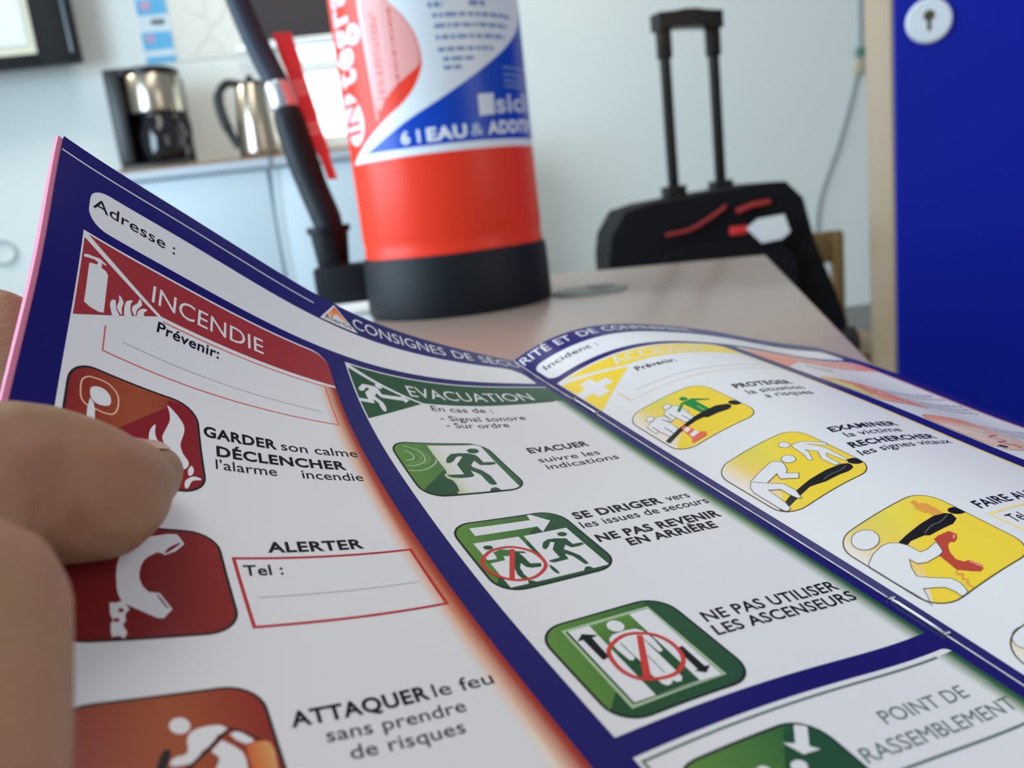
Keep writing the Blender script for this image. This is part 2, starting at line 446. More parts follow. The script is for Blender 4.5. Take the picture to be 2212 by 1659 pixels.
ART=[
('evac',2,'dkgreen','s',0,[81.85,84.00,86.08,79.53,90.50,75.02,90.71,76.45,89.71,77.08,89.57,78.45,90.71,79.94,90.57,82.68,90.15,84.99,89.18,86.18,96.15,87.89,95.24,88.30,88.49,87.71,84.66,87.08,82.95,86.30]),
('evac',2,'sage','l',0.38,[84.00,65.55,85.25,66.14,85.60,67.67,85.32,68.88,84.25,69.76,82.94,69.87]),
('evac',2,'sage','l',0.38,[84.52,63.12,86.32,63.82,87.99,65.82,88.32,68.27,87.57,70.38,85.58,71.94,83.91,72.52,82.26,72.40]),
('evac',2,'sage','l',0.38,[81.67,74.66,84.06,74.88,86.50,74.16,88.82,72.49,90.37,70.75,90.71,69.50]),
('evac',2,'olive','l',0.7,[87.23,63.40,88.70,65.43,89.45,68.25,88.58,70.38,87.03,71.94]),
('evac',2,'olive','l',0.7,[86.57,66.58,87.20,68.30,86.83,69.70,85.44,70.92,83.49,71.29]),
('evac',3,'door','p',0,[91.23,62.42,106.01,62.08,105.28,86.23,89.34,86.20,89.36,85.38,90.15,84.99,90.69,82.01,90.71,79.94,89.77,78.81,89.71,77.08,90.71,76.45,91.01,74.70]),
('evac',4,'dkgreen','s',0,[104.18,65.72,103.74,66.26,103.08,66.64,102.34,66.77,101.65,66.64,101.16,66.28,100.95,65.75,101.07,65.16,101.50,64.61,102.16,64.22,102.92,64.07,103.61,64.19,104.11,64.57,104.31,65.11]),
('evac',4,'dkgreen','p',0,[93.02,70.45,94.09,68.63,95.94,66.79,98.44,66.40,100.86,66.67,102.36,67.69,102.57,69.30,102.50,71.68,105.45,71.93,105.43,73.07,103.69,73.42,100.96,73.08,100.75,71.89,100.45,70.69,98.58,73.03,98.61,73.99,100.17,75.89,100.98,78.88,100.71,82.42,100.45,83.31,99.43,83.49,98.75,82.82,98.73,80.41,98.78,77.99,97.96,76.57,97.22,75.74,97.03,78.32,95.92,78.92,93.24,79.15,91.13,78.59,90.19,77.63,90.60,77.32,92.79,77.32,94.80,77.34,94.95,74.97,95.17,72.21,96.12,71.14,98.32,68.40,97.92,68.00,96.63,68.52,95.07,70.52,93.92,71.40,92.92,71.54]),
('evac',4,'dkgreen','p',0,[97.11,86.50,97.84,85.20,98.84,84.67,99.55,84.73,99.93,85.42,100.01,86.17,99.51,86.97]),
('direct',2,'dkgreen','p',0,[97.44,105.16,100.16,103.02,105.44,99.66,107.40,101.12,107.76,105.16,107.71,119.71,106.88,122.05,104.82,123.43,97.90,123.52,85.90,123.52,83.32,123.09,81.80,120.60,83.04,118.79,87.82,116.70]),
('direct',3,'white','p',0,[85.35,100.49,99.55,100.80,99.93,98.49,100.70,98.53,103.68,102.34,99.75,106.13,99.65,103.76,85.29,103.54]),
('direct',3,'white','p',0,[83.67,106.09,93.84,106.29,93.90,114.88,94.68,115.88,94.98,106.42,105.27,106.31,105.27,122.49,89.54,122.39,83.75,122.42,83.86,113.71,83.78,111.75]),
('direct',4,'dkgreen','s',0,[103.93,108.90,103.62,109.20,103.19,109.35,102.73,109.33,102.31,109.14,102.03,108.81,101.94,108.42,102.06,108.04,102.36,107.74,102.80,107.58,103.27,107.60,103.69,107.79,103.97,108.12,104.05,108.52]),
('direct',4,'dkgreen','p',0,[96.59,111.38,97.54,110.04,98.88,109.33,100.52,109.42,102.85,110.31,102.86,111.56,102.94,112.82,104.96,112.94,105.14,113.72,103.80,114.05,101.95,113.98,101.67,113.35,101.33,112.52,100.11,113.92,100.75,115.03,101.85,117.17,101.92,119.69,101.79,120.62,100.99,120.59,100.76,119.35,100.43,117.07,99.37,115.47,99.16,117.04,98.99,117.62,97.52,117.66,95.69,117.72,94.89,116.92,95.41,116.65,97.70,116.44,97.82,114.68,97.93,113.23,99.77,110.88,99.00,110.42,97.81,111.84,96.80,112.63,96.28,112.43]),
('direct',4,'dkgreen','s',0,[94.30,118.11,94.73,118.75,94.85,120.66,94.55,121.62,94.07,120.80,94.01,119.39]),
('direct',4,'dkgreen','p',0,[99.67,122.26,100.43,121.48,101.30,121.54,101.69,122.35,101.43,123.04,99.99,123.03]),
('direct',4,'dkgreen','s',0,[86.83,108.69,86.58,108.97,86.19,109.13,85.75,109.13,85.34,108.98,85.05,108.70,84.92,108.35,84.98,108.01,85.23,107.72,85.62,107.56,86.06,107.56,86.47,107.71,86.77,107.99,86.90,108.34]),
('direct',4,'midgreen','p',0,[86.03,110.33,87.93,109.69,89.54,110.37,89.95,111.30,89.70,112.78,87.39,112.15,87.10,113.58,83.86,113.71,83.40,112.53,85.74,112.68,86.09,111.27]),
('direct',4,'dkgreen','p',0,[90.09,111.03,92.13,111.89,92.29,112.59,90.94,112.11,91.12,113.44,91.18,116.27,93.22,116.89,92.65,118.07,90.71,117.78,89.84,117.14,89.50,115.49,88.55,116.97,88.20,119.22,88.39,120.62,87.21,120.60,86.94,119.04,87.54,116.60,88.99,113.47]),
('direct',4,'dkgreen','p',0,[87.42,122.56,87.93,121.31,88.81,121.86,89.48,122.80,88.92,122.58]),
('direct',5,'signred','c',0.75,[82.61,112.58,85.33,109.96,88.13,109.28,90.79,109.67,93.26,111.81,94.17,114.73,93.80,117.75,91.59,119.94,88.75,121.05,85.55,120.40,83.42,118.35,82.23,115.66]),
('direct',5,'signred','p',0,[89.83,110.15,90.75,110.61,85.74,120.19,84.82,119.71]),
('lift',2,'dkgreen','p',0,[81.66,157.87,84.65,154.84,87.56,153.11,96.37,143.54,103.85,136.23,106.50,137.27,107.13,140.30,107.16,158.34,106.08,160.44,103.85,161.69,98.48,161.72,83.52,161.39,81.86,159.92]),
('lift',3,'sage','p',0,[85.43,137.61,103.22,137.70,102.94,158.82,84.80,158.98]),
('lift',4,'dkgreen','p',0,[85.91,138.22,102.82,138.24,102.40,158.65,85.43,158.36]),
('lift',5,'white','p',0,[86.33,138.29,102.76,138.39,102.19,158.61,85.83,158.06]),
('lift',6,'liftgreen','p',0,[90.54,138.44,98.74,138.46,97.99,158.32,89.69,158.19]),
('lift',7,'white','s',0,[95.62,141.52,95.06,141.94,94.40,142.07,93.77,141.89,93.28,141.42,93.03,140.77,93.08,140.05,93.41,139.41,93.97,138.98,94.64,138.83,95.29,139.02,95.78,139.49,96.02,140.16,95.97,140.88]),
('lift',7,'white','p',0,[91.56,142.99,92.60,142.36,95.19,142.24,97.08,142.55,97.90,143.62,98.11,146.34,97.65,149.45,96.95,149.82,96.56,149.24,96.50,146.53,96.17,154.00,96.01,156.49,95.30,157.26,94.49,157.14,94.09,156.39,93.69,157.03,92.67,157.21,92.19,156.56,92.01,153.68,92.43,150.69,92.51,144.90,92.32,145.75,92.34,149.15,91.64,149.71,91.13,149.30,90.92,146.31,91.07,143.87]),
('lift',8,'dkgreen','l',0.16,[94.45,149.59,94.19,154.47]),
('lift',8,'dkgreen','l',0.16,[92.43,144.86,92.43,150.69]),
('lift',8,'dkgreen','l',0.16,[96.64,145.63,96.60,149.32]),
('lift',8,'black','p',0,[88.03,139.97,90.35,141.42,89.02,141.58,88.69,147.18,87.34,147.49,87.40,141.43,86.30,141.44]),
('lift',8,'black','p',0,[100.38,150.12,101.23,149.98,101.05,155.85,102.02,155.99,100.14,157.29,98.74,156.08,99.47,156.13,99.80,151.24]),
('lift',9,'signred','c',0.75,[89.18,146.36,91.44,144.37,94.38,143.39,97.06,144.04,99.28,145.93,100.14,149.22,99.20,152.78,96.56,155.05,93.99,155.51,91.17,154.81,89.34,153.32,88.45,150.45]),
('lift',9,'signred','p',0,[96.17,144.26,97.10,144.72,91.62,154.47,90.48,153.90]),
('assembly',2,'dkgreen','p',0,[101.70,172.16,104.39,171.50,106.71,172.55,107.48,175.23,107.04,181.39,106.26,186.62,92.90,183.66,95.51,178.73]),
('assembly',3,'white','p',0,[104.02,171.86,105.75,172.81,102.79,176.02,103.89,177.05,100.80,176.87,99.73,174.01,101.31,174.81]),
('assembly',3,'white','s',0,[99.44,178.91,98.93,179.16,98.36,179.21,97.82,179.07,97.42,178.77,97.24,178.35,97.32,177.91,97.63,177.53,98.13,177.28,98.71,177.21,99.26,177.35,99.66,177.66,99.84,178.08,99.76,178.53]),
('assembly',3,'white','s',0,[94.08,177.58,93.64,177.81,93.13,177.87,92.66,177.75,92.32,177.47,92.16,177.09,92.23,176.67,92.51,176.31,92.95,176.08,93.46,176.01,93.94,176.13,94.29,176.42,94.44,176.81,94.37,177.22]),
('assembly',3,'white','p',0,[95.48,179.58,98.80,179.98,98.96,182.17,96.94,185.50,93.02,184.68]),
('assembly',3,'white','p',0,[90.12,178.10,93.26,178.55,93.48,181.15,91.83,184.31,87.72,183.06]),
('protect',2,'amber','p',0,[175.43,60.26,177.29,61.09,179.15,63.60,179.26,76.96,179.08,84.30,178.15,85.55,176.25,86.43,171.68,85.52,166.26,84.40,160.57,84.91,155.55,85.93,153.52,85.36,152.57,84.08,154.64,81.64,159.42,78.84,167.78,69.25]),
('protect',3,'white','s',0,[164.44,66.47,164.03,66.94,163.48,67.21,162.90,67.25,162.40,67.04,162.08,66.63,162.00,66.09,162.17,65.54,162.57,65.08,163.12,64.81,163.71,64.77,164.22,64.97,164.55,65.38,164.63,65.92]),
('protect',4,'ink','o',0.14,[164.44,66.47,164.03,66.94,163.48,67.21,162.90,67.25,162.40,67.04,162.08,66.63,162.00,66.09,162.17,65.54,162.57,65.08,163.12,64.81,163.71,64.77,164.22,64.97,164.55,65.38,164.63,65.92]),
('protect',3,'white','p',0,[160.33,68.38,161.53,67.39,164.28,66.69,165.62,67.52,165.52,69.74,166.13,72.25,165.44,72.71,165.17,70.86,164.89,75.80,163.44,76.25,161.60,76.40,161.54,72.42,159.93,72.81]),
('protect',4,'ink','o',0.14,[160.33,68.38,161.53,67.39,164.28,66.69,165.62,67.52,165.52,69.74,166.13,72.25,165.44,72.71,165.17,70.86,164.89,75.80,163.44,76.25,161.60,76.40,161.54,72.42,159.93,72.81]),
('protect',3,'white','s',0,[157.55,67.60,157.17,68.05,156.66,68.30,156.13,68.31,155.67,68.07,155.38,67.63,155.31,67.08,155.48,66.53,155.85,66.09,156.36,65.83,156.90,65.82,157.37,66.06,157.66,66.49,157.73,67.04]),
('protect',4,'ink','o',0.14,[157.55,67.60,157.17,68.05,156.66,68.30,156.13,68.31,155.67,68.07,155.38,67.63,155.31,67.08,155.48,66.53,155.85,66.09,156.36,65.83,156.90,65.82,157.37,66.06,157.66,66.49,157.73,67.04]),
('protect',3,'white','p',0,[153.59,69.63,154.57,69.06,158.06,67.91,159.85,69.01,160.02,72.69,159.34,73.02,159.23,70.93,158.46,77.12,156.57,77.89,154.93,78.21,154.49,73.70,153.38,74.03]),
('protect',4,'ink','o',0.14,[153.59,69.63,154.57,69.06,158.06,67.91,159.85,69.01,160.02,72.69,159.34,73.02,159.23,70.93,158.46,77.12,156.57,77.89,154.93,78.21,154.49,73.70,153.38,74.03]),
('protect',5,'ink','l',0.22,[161.36,69.45,161.44,72.54]),
('protect',5,'ink','l',0.22,[163.26,72.58,163.33,76.12]),
('protect',5,'ink','l',0.22,[154.59,70.76,154.55,73.77]),
('protect',5,'ink','l',0.22,[156.51,73.60,156.47,77.75]),
('protect',5,'ink','l',0.22,[158.42,69.87,158.96,73.49]),
('protect',6,'figgreen','s',0,[169.81,66.85,169.47,67.10,169.04,67.13,168.62,66.94,168.28,66.56,168.09,66.06,168.08,65.56,168.27,65.14,168.61,64.89,169.04,64.86,169.47,65.05,169.82,65.43,170.01,65.92,170.01,66.43]),
('protect',6,'figgreen','p',0,[167.28,67.37,168.54,67.47,170.75,67.48,174.05,71.08,174.00,71.67,170.65,68.98,170.43,75.53,167.52,75.63,167.30,68.18,164.15,70.90,163.45,70.55,163.90,69.84]),
('protect',7,'amber','l',0.18,[169.02,71.94,169.01,75.27]),
('protect',8,'black','s',0,[178.72,78.76,178.22,79.05,177.59,79.03,176.96,78.71,176.45,78.14,176.16,77.45,176.14,76.78,176.39,76.25,176.88,75.97,177.50,75.99,178.14,76.31,178.67,76.86,178.97,77.54,178.99,78.22]),
('protect',8,'black','p',0,[152.84,78.97,154.24,78.41,158.56,77.26,161.82,76.67,165.53,75.81,169.24,75.52,172.71,75.56,175.38,76.82,175.87,77.78,175.17,78.96,173.54,79.45,170.52,78.91,167.10,78.87,166.54,77.98,163.90,77.79,160.48,78.32,157.68,78.89,153.08,80.41]),
('protect',9,'conered','p',0,[160.24,77.30,160.59,78.45,160.93,80.77,161.07,82.79,162.29,83.86,161.27,85.33,156.71,85.28,158.02,83.43,158.40,81.67,158.98,77.80]),
('protect',10,'white','p',0,[160.34,78.37,160.51,79.99,158.78,80.56,158.89,78.85]),
('protect',10,'white','p',0,[160.94,81.15,160.92,82.97,158.44,83.30,158.59,81.69]),
('exam',2,'amber','p',0,[175.80,97.78,177.64,99.02,179.21,101.78,178.86,117.87,178.52,122.49,177.69,123.63,176.11,124.17,170.27,123.48,163.16,123.70,157.03,124.19,153.44,123.31,152.23,121.82,158.84,114.72,169.53,103.76]),
('exam',3,'white','s',0,[171.80,104.06,171.28,104.37,170.70,104.40,170.15,104.14,169.76,103.65,169.59,103.03,169.67,102.40,169.99,101.88,170.50,101.57,171.09,101.54,171.65,101.80,172.05,102.28,172.23,102.90,172.14,103.54]),
('exam',4,'ink','o',0.14,[171.80,104.06,171.28,104.37,170.70,104.40,170.15,104.14,169.76,103.65,169.59,103.03,169.67,102.40,169.99,101.88,170.50,101.57,171.09,101.54,171.65,101.80,172.05,102.28,172.23,102.90,172.14,103.54]),
('exam',3,'white','p',0,[172.02,104.22,173.57,104.14,175.44,104.76,179.20,108.40,178.81,109.36,178.10,109.43,174.89,105.79,177.16,110.33,176.94,116.94,176.00,117.35,175.37,112.02,174.45,113.13,174.06,114.65,174.19,117.47,172.69,117.30,172.54,113.33,174.33,110.44,172.91,107.75,172.66,109.21,170.82,112.44,169.97,111.63,170.86,109.68,171.27,107.44,171.52,105.47]),
('exam',4,'ink','o',0.14,[172.02,104.22,173.57,104.14,175.44,104.76,179.20,108.40,178.81,109.36,178.10,109.43,174.89,105.79,177.16,110.33,176.94,116.94,176.00,117.35,175.37,112.02,174.45,113.13,174.06,114.65,174.19,117.47,172.69,117.30,172.54,113.33,174.33,110.44,172.91,107.75,172.66,109.21,170.82,112.44,169.97,111.63,170.86,109.68,171.27,107.44,171.52,105.47]),
('exam',5,'white','s',0,[168.29,109.48,167.66,109.89,166.94,109.97,166.26,109.72,165.76,109.18,165.53,108.46,165.62,107.71,166.00,107.07,166.62,106.67,167.35,106.58,168.04,106.83,168.56,107.37,168.79,108.08,168.69,108.84]),
('exam',6,'ink','o',0.14,[168.29,109.48,167.66,109.89,166.94,109.97,166.26,109.72,165.76,109.18,165.53,108.46,165.62,107.71,166.00,107.07,166.62,106.67,167.35,106.58,168.04,106.83,168.56,107.37,168.79,108.08,168.69,108.84]),
('exam',5,'black','s',0,[178.83,119.88,178.22,120.17,177.49,120.17,176.78,119.87,176.23,119.34,175.93,118.69,175.94,118.05,176.27,117.54,176.85,117.26,177.57,117.27,178.30,117.56,178.89,118.08,179.20,118.72,179.18,119.37]),
('exam',5,'black','p',0,[155.01,119.46,157.34,118.71,159.48,118.39,164.38,117.62,169.70,117.43,174.06,117.81,175.60,118.61,175.47,119.82,174.82,120.62,172.96,121.02,170.45,120.72,166.41,120.59,162.67,119.53,159.28,120.18,155.03,121.05]),
('exam',6,'grey','l',0.2,[166.60,119.74,169.05,119.40,172.10,119.63,174.38,118.95]),
('exam',5,'black','p',0,[153.18,119.36,153.21,121.51,152.79,120.80]),
('exam',7,'white','p',0,[155.37,108.31,158.50,107.34,163.56,106.23,164.46,106.78,165.18,108.28,164.77,109.68,163.78,111.30,162.74,112.13,164.69,114.07,163.24,115.53,160.41,112.73,160.68,111.73,161.25,110.64,157.35,111.56,159.58,114.55,159.67,118.20,158.56,121.13,157.93,120.40,157.72,118.55,157.74,115.50,155.81,113.56,155.29,119.41,154.57,121.84,153.24,121.93,153.08,119.81,153.21,111.53,153.86,109.83]),
('exam',8,'ink','o',0.14,[155.37,108.31,158.50,107.34,163.56,106.23,164.46,106.78,165.18,108.28,164.77,109.68,163.78,111.30,162.74,112.13,164.69,114.07,163.24,115.53,160.41,112.73,160.68,111.73,161.25,110.64,157.35,111.56,159.58,114.55,159.67,118.20,158.56,121.13,157.93,120.40,157.72,118.55,157.74,115.50,155.81,113.56,155.29,119.41,154.57,121.84,153.24,121.93,153.08,119.81,153.21,111.53,153.86,109.83]),
('exam',8,'ink','l',0.14,[155.37,108.31,157.35,111.56]),
('alert',2,'amber','p',0,[176.25,136.08,178.71,137.35,179.60,139.81,180.18,157.73,180.28,165.85,178.26,165.48,173.98,161.84,166.98,161.36,159.65,161.54,155.34,161.83,152.96,160.51,152.29,159.43,155.19,156.41,163.06,147.80,168.97,142.19]),
('alert',3,'orange','s',0,[174.19,138.19,173.92,138.34,173.60,138.38,173.31,138.31,173.10,138.14,173.00,137.91,173.05,137.66,173.22,137.44,173.49,137.30,173.81,137.25,174.11,137.32,174.32,137.49,174.42,137.72,174.37,137.97]),
('alert',3,'orange','p',0,[173.05,138.25,174.37,138.66,175.33,139.37,175.38,142.03,175.03,144.12,172.81,143.22,172.89,141.93,172.25,141.61,172.05,139.48]),
('alert',4,'black','s',0,[179.32,145.80,178.68,146.05,177.91,146.02,177.16,145.73,176.58,145.23,176.27,144.62,176.29,144.04,176.64,143.58,177.26,143.34,178.03,143.37,178.80,143.66,179.41,144.15,179.73,144.75,179.69,145.34]),
('alert',4,'black','p',0,[161.09,144.50,163.98,144.03,168.33,143.53,172.68,143.32,175.21,143.99,176.11,144.90,175.48,146.56,173.44,147.31,170.86,147.13,167.03,146.99,166.33,146.36,163.13,145.75,161.68,146.14]),
('alert',5,'grey','l',0.2,[166.75,146.02,169.47,145.25,172.38,145.37,175.04,144.72]),
('alert',4,'handred','p',0,[166.60,148.21,167.99,148.00,170.80,148.35,171.10,149.85,170.03,150.76,168.85,151.18,167.97,150.62,166.84,151.20,165.63,152.52,164.81,154.44,165.22,155.78,166.41,156.16,166.89,158.48,166.20,159.16,165.18,159.38,164.07,158.26,162.50,156.39,163.03,154.15,163.47,151.93,164.82,151.63,166.38,149.07]),
('alert',5,'pink','p',0,[170.61,149.46,170.69,149.88,169.45,150.63,169.43,150.26]),
('alert',5,'pink','p',0,[166.31,156.23,166.74,158.68,166.33,158.80,165.90,156.36]),
('alert',4,'orange','l',0.35,[162.31,156.53,161.58,157.27,162.41,157.71,161.30,158.55,161.75,159.27,160.84,159.96,160.96,161.26]),
('alert',5,'white','s',0,[159.50,141.30,158.36,142.04,157.05,142.29,155.83,142.00,154.91,141.24,154.48,140.16,154.61,138.97,155.30,137.89,156.41,137.15,157.73,136.89,159.01,137.16,159.97,137.92,160.40,139.01,160.23,140.22]),
('alert',6,'ink','o',0.14,[159.50,141.30,158.36,142.04,157.05,142.29,155.83,142.00,154.91,141.24,154.48,140.16,154.61,138.97,155.30,137.89,156.41,137.15,157.73,136.89,159.01,137.16,159.97,137.92,160.40,139.01,160.23,140.22]),
('alert',5,'white','p',0,[152.14,145.25,152.96,144.44,155.21,143.41,158.15,142.97,159.82,143.41,161.05,144.64,161.70,146.33,161.80,149.02,163.29,149.39,166.26,148.97,165.69,150.19,164.82,151.63,163.47,151.93,160.40,151.70,158.92,150.77,158.76,148.95,157.17,150.84,156.22,152.78,157.32,154.34,160.00,157.21,160.17,159.05,159.48,160.80,158.88,161.42,157.56,161.20,157.78,159.80,157.40,157.95,155.86,156.61,154.50,155.57,152.35,159.20,152.46,156.37,152.16,148.91]),
('alert',6,'ink','o',0.14,[152.14,145.25,152.96,144.44,155.21,143.41,158.15,142.97,159.82,143.41,161.05,144.64,161.70,146.33,161.80,149.02,163.29,149.39,166.26,148.97,165.69,150.19,164.82,151.63,163.47,151.93,160.40,151.70,158.92,150.77,158.76,148.95,157.17,150.84,156.22,152.78,157.32,154.34,160.00,157.21,160.17,159.05,159.48,160.80,158.88,161.42,157.56,161.20,157.78,159.80,157.40,157.95,155.86,156.61,154.50,155.57,152.35,159.20,152.46,156.37,152.16,148.91]),
('stretcher',3,'white','s',0,[158.70,174.86,157.64,175.34,156.50,175.45,155.50,175.17,154.82,174.57,154.60,173.75,154.87,172.88,155.61,172.13,156.66,171.64,157.83,171.52,158.87,171.79,159.57,172.41,159.78,173.24,159.47,174.11]),
('stretcher',4,'ink','o',0.14,[158.70,174.86,157.64,175.34,156.50,175.45,155.50,175.17,154.82,174.57,154.60,173.75,154.87,172.88,155.61,172.13,156.66,171.64,157.83,171.52,158.87,171.79,159.57,172.41,159.78,173.24,159.47,174.11]),
('alarm',2,'deepred','p',0,[15.28,78.36,18.26,75.37,28.66,65.03,29.36,62.57,32.95,62.42,34.77,64.82,35.38,83.32,34.80,85.49,31.29,87.47,20.15,90.76,14.09,86.08]),
('alarm',3,'peach','c',0.3,[11.57,68.22,11.59,65.98,12.50,64.60,13.70,64.18,16.40,64.14,18.30,65.50,18.92,67.06,18.87,69.63,18.08,71.37,16.56,71.82,14.68,71.57,12.96,71.28,11.94,70.23]),
('alarm',4,'white','s',0,[13.35,67.98,13.50,66.78,14.58,66.00,16.18,66.09,17.34,67.36,17.44,69.15,16.62,69.99,15.09,70.26,13.83,69.53]),
('alarm',4,'white','p',0,[13.48,69.47,14.23,70.22,14.61,71.83,14.81,74.61,14.89,77.21,13.60,77.31,13.23,74.44,13.18,71.83]),
('alarm',3,'white','s',0,[29.01,64.12,30.72,65.67,32.14,67.92,32.41,69.86,31.92,72.07,31.34,74.29,31.64,76.71,32.68,79.17,31.48,81.24,29.42,78.87,27.88,74.49,27.84,73.04,28.72,70.49,29.43,68.22,29.39,65.97]),
('alarm',3,'white','s',0,[26.46,70.64,26.34,72.63,26.65,74.45,27.48,75.85,25.56,76.76,25.07,74.79,25.27,72.80,25.82,71.38]),
('alarm',3,'white','s',0,[33.14,79.79,33.47,80.97,33.09,82.33,32.37,82.76,32.33,81.27]),
('alarm',3,'white','s',0,[31.56,84.45,32.86,83.02,34.06,82.85,34.68,83.48,32.92,84.13,31.88,86.36,31.32,86.23]),
('phone',3,'white','p',0,[18.66,107.75,19.00,106.35,19.69,104.89,20.53,104.10,21.63,103.09,22.77,101.68,23.93,100.52,27.20,99.45,28.71,99.38,29.31,100.78,29.63,101.84,28.01,103.80,26.22,104.87,25.55,104.36,24.96,104.32,23.57,105.44,22.94,106.21,22.54,106.95,22.18,108.04,21.93,109.11,21.82,110.68,22.14,112.41,22.91,113.78,24.10,113.97,24.54,114.06,26.01,117.85,25.38,118.67,24.51,119.80,23.67,119.66,19.50,116.42,18.82,115.43,18.56,114.29,18.41,113.14,18.45,110.14]),
('phone',4,'deepred','s',0,[24.05,114.49,24.45,114.93,25.49,117.65,25.00,117.11]),
('phone',4,'deepred','s',0,[26.25,104.50,26.86,103.13,29.12,101.39,28.11,102.83]),
('phone',3,'white','p',0,[17.28,116.07,18.05,116.16,19.12,115.68,19.40,116.26,19.94,117.58,19.49,118.21,19.24,118.84,19.27,119.96,18.81,120.89,19.31,122.49,18.83,123.69,18.18,123.02,17.27,123.25,17.14,122.02,17.22,120.48,17.55,119.88,17.22,118.29]),
('phone',4,'deepred','s',0,[19.15,117.79,19.10,117.99,18.97,118.14,18.80,118.22,18.62,118.22,18.46,118.12,18.36,117.96,18.33,117.77,18.38,117.58,18.50,117.42,18.67,117.34,18.85,117.34,19.02,117.44,19.12,117.60]),
('phone',4,'deepred','s',0,[18.46,119.84,18.41,120.02,18.27,120.15,18.09,120.22,17.89,120.21,17.71,120.12,17.59,119.98,17.55,119.80,17.61,119.62,17.74,119.49,17.93,119.42,18.13,119.43,18.31,119.51,18.43,119.66]),
('attack',3,'white','s',0,[25.44,141.76,25.23,142.35,24.82,142.76,24.29,142.91,23.73,142.78,23.27,142.39,22.98,141.82,22.93,141.18,23.12,140.58,23.53,140.16,24.07,139.99,24.63,140.12,25.11,140.52,25.39,141.10]),
('attack',3,'white','p',0,[24.89,143.57,25.39,142.86,26.44,142.39,27.62,142.30,28.46,142.35,29.11,142.46,29.83,143.25,29.46,143.96,28.51,144.10,28.06,144.83,27.08,145.88,26.18,146.46,25.57,147.44,24.76,148.13,22.82,148.16,22.26,147.68,22.49,147.08,23.24,146.61,24.27,146.54,24.66,145.96,24.72,144.24]),
('attack',3,'white','p',0,[29.98,144.33,30.80,144.04,31.50,144.45,32.70,145.97,32.49,146.41,31.53,146.53,30.47,145.42]),
('attack',3,'white','p',0,[27.37,146.65,28.84,145.14,30.24,146.68,31.01,147.94,31.15,149.37,30.97,151.58,30.82,154.80,28.88,154.25,28.49,152.00,27.40,153.82,25.58,153.29,27.24,150.01,28.07,148.33,27.93,147.72,27.39,147.01]),
('attack',4,'black','l',0.45,[29.94,143.59,28.97,144.33,27.01,146.33,25.72,147.48,24.45,148.70,23.45,149.31]),
('attack',4,'black','l',0.3,[29.99,143.35,31.54,144.22,32.67,145.48,33.73,146.23]),
('attack',4,'black','p',0,[22.01,145.06,22.67,145.45,22.47,146.52,21.92,148.02,21.38,149.49,20.35,148.68,20.82,147.72,21.27,146.21]),
('attack',4,'cyl','p',0,[31.65,146.80,32.82,146.43,34.01,146.54,34.67,147.07,34.83,148.32,34.82,149.16,34.47,153.66,34.15,155.75,31.83,155.30,31.59,151.75,31.44,148.29]),
('tfire',3,'white','p',0,[9.64,35.21,9.88,34.83,11.24,34.33,12.24,34.40,13.42,34.74,13.99,35.45,14.04,36.72,14.10,46.51,12.99,47.00,11.07,46.93,9.72,46.33]),
('tfire',3,'white','p',0,[8.20,33.51,8.98,32.88,11.18,32.27,11.88,32.10,12.63,32.48,13.30,32.73,13.48,33.07,12.70,33.19,12.25,32.97,12.48,33.93,12.25,34.49,11.26,34.50,11.58,33.48,10.71,33.22,9.07,33.76,8.40,34.11]),
('tfire',3,'white','s',0,[15.22,43.01,15.53,41.89,16.27,41.39,16.49,42.31,16.70,43.79,17.53,45.19,16.23,46.31,15.51,44.59]),
('tfire',3,'white','s',0,[17.01,39.40,17.80,40.14,18.16,40.99,17.88,42.64,18.04,44.50,17.13,43.86,16.76,42.85,17.10,41.17]),
('tfire',3,'white','s',0,[18.80,40.01,20.16,38.89,19.82,40.05,19.82,41.88,20.25,43.68,18.75,44.57,18.42,42.27]),
('tfire',3,'white','s',0,[21.65,37.32,22.31,38.19,22.24,39.17,21.34,40.87,21.06,42.89,20.26,41.95,20.29,40.47,21.33,38.85]),
('tfire',3,'white','s',0,[21.90,40.51,22.85,39.51,23.67,39.53,22.94,40.75,23.03,41.98,21.50,42.96,21.53,41.48]),
('tevac',3,'white','s',0,[86.47,33.53,87.10,32.92,88.04,33.18,88.42,34.23,88.01,34.96,87.16,34.85,86.53,34.18]),
('tevac',3,'white','p',0,[80.53,37.38,81.15,36.22,82.45,34.61,84.15,34.36,85.90,34.40,86.88,34.94,87.18,36.02,87.35,37.74,93.29,37.36,93.56,36.57,95.31,38.45,93.70,40.20,93.37,39.33,93.04,39.20,87.01,39.42,86.39,39.02,85.82,37.63,84.76,39.33,85.59,40.44,86.39,41.78,86.63,43.70,86.32,45.38,85.74,46.43,85.08,45.90,84.92,44.17,84.99,42.38,83.81,41.08,83.64,43.07,81.39,43.18,79.50,43.13,79.40,41.77,82.21,41.59,82.19,38.47,84.14,36.18,83.38,35.78,81.95,37.80,80.86,38.19]),
]
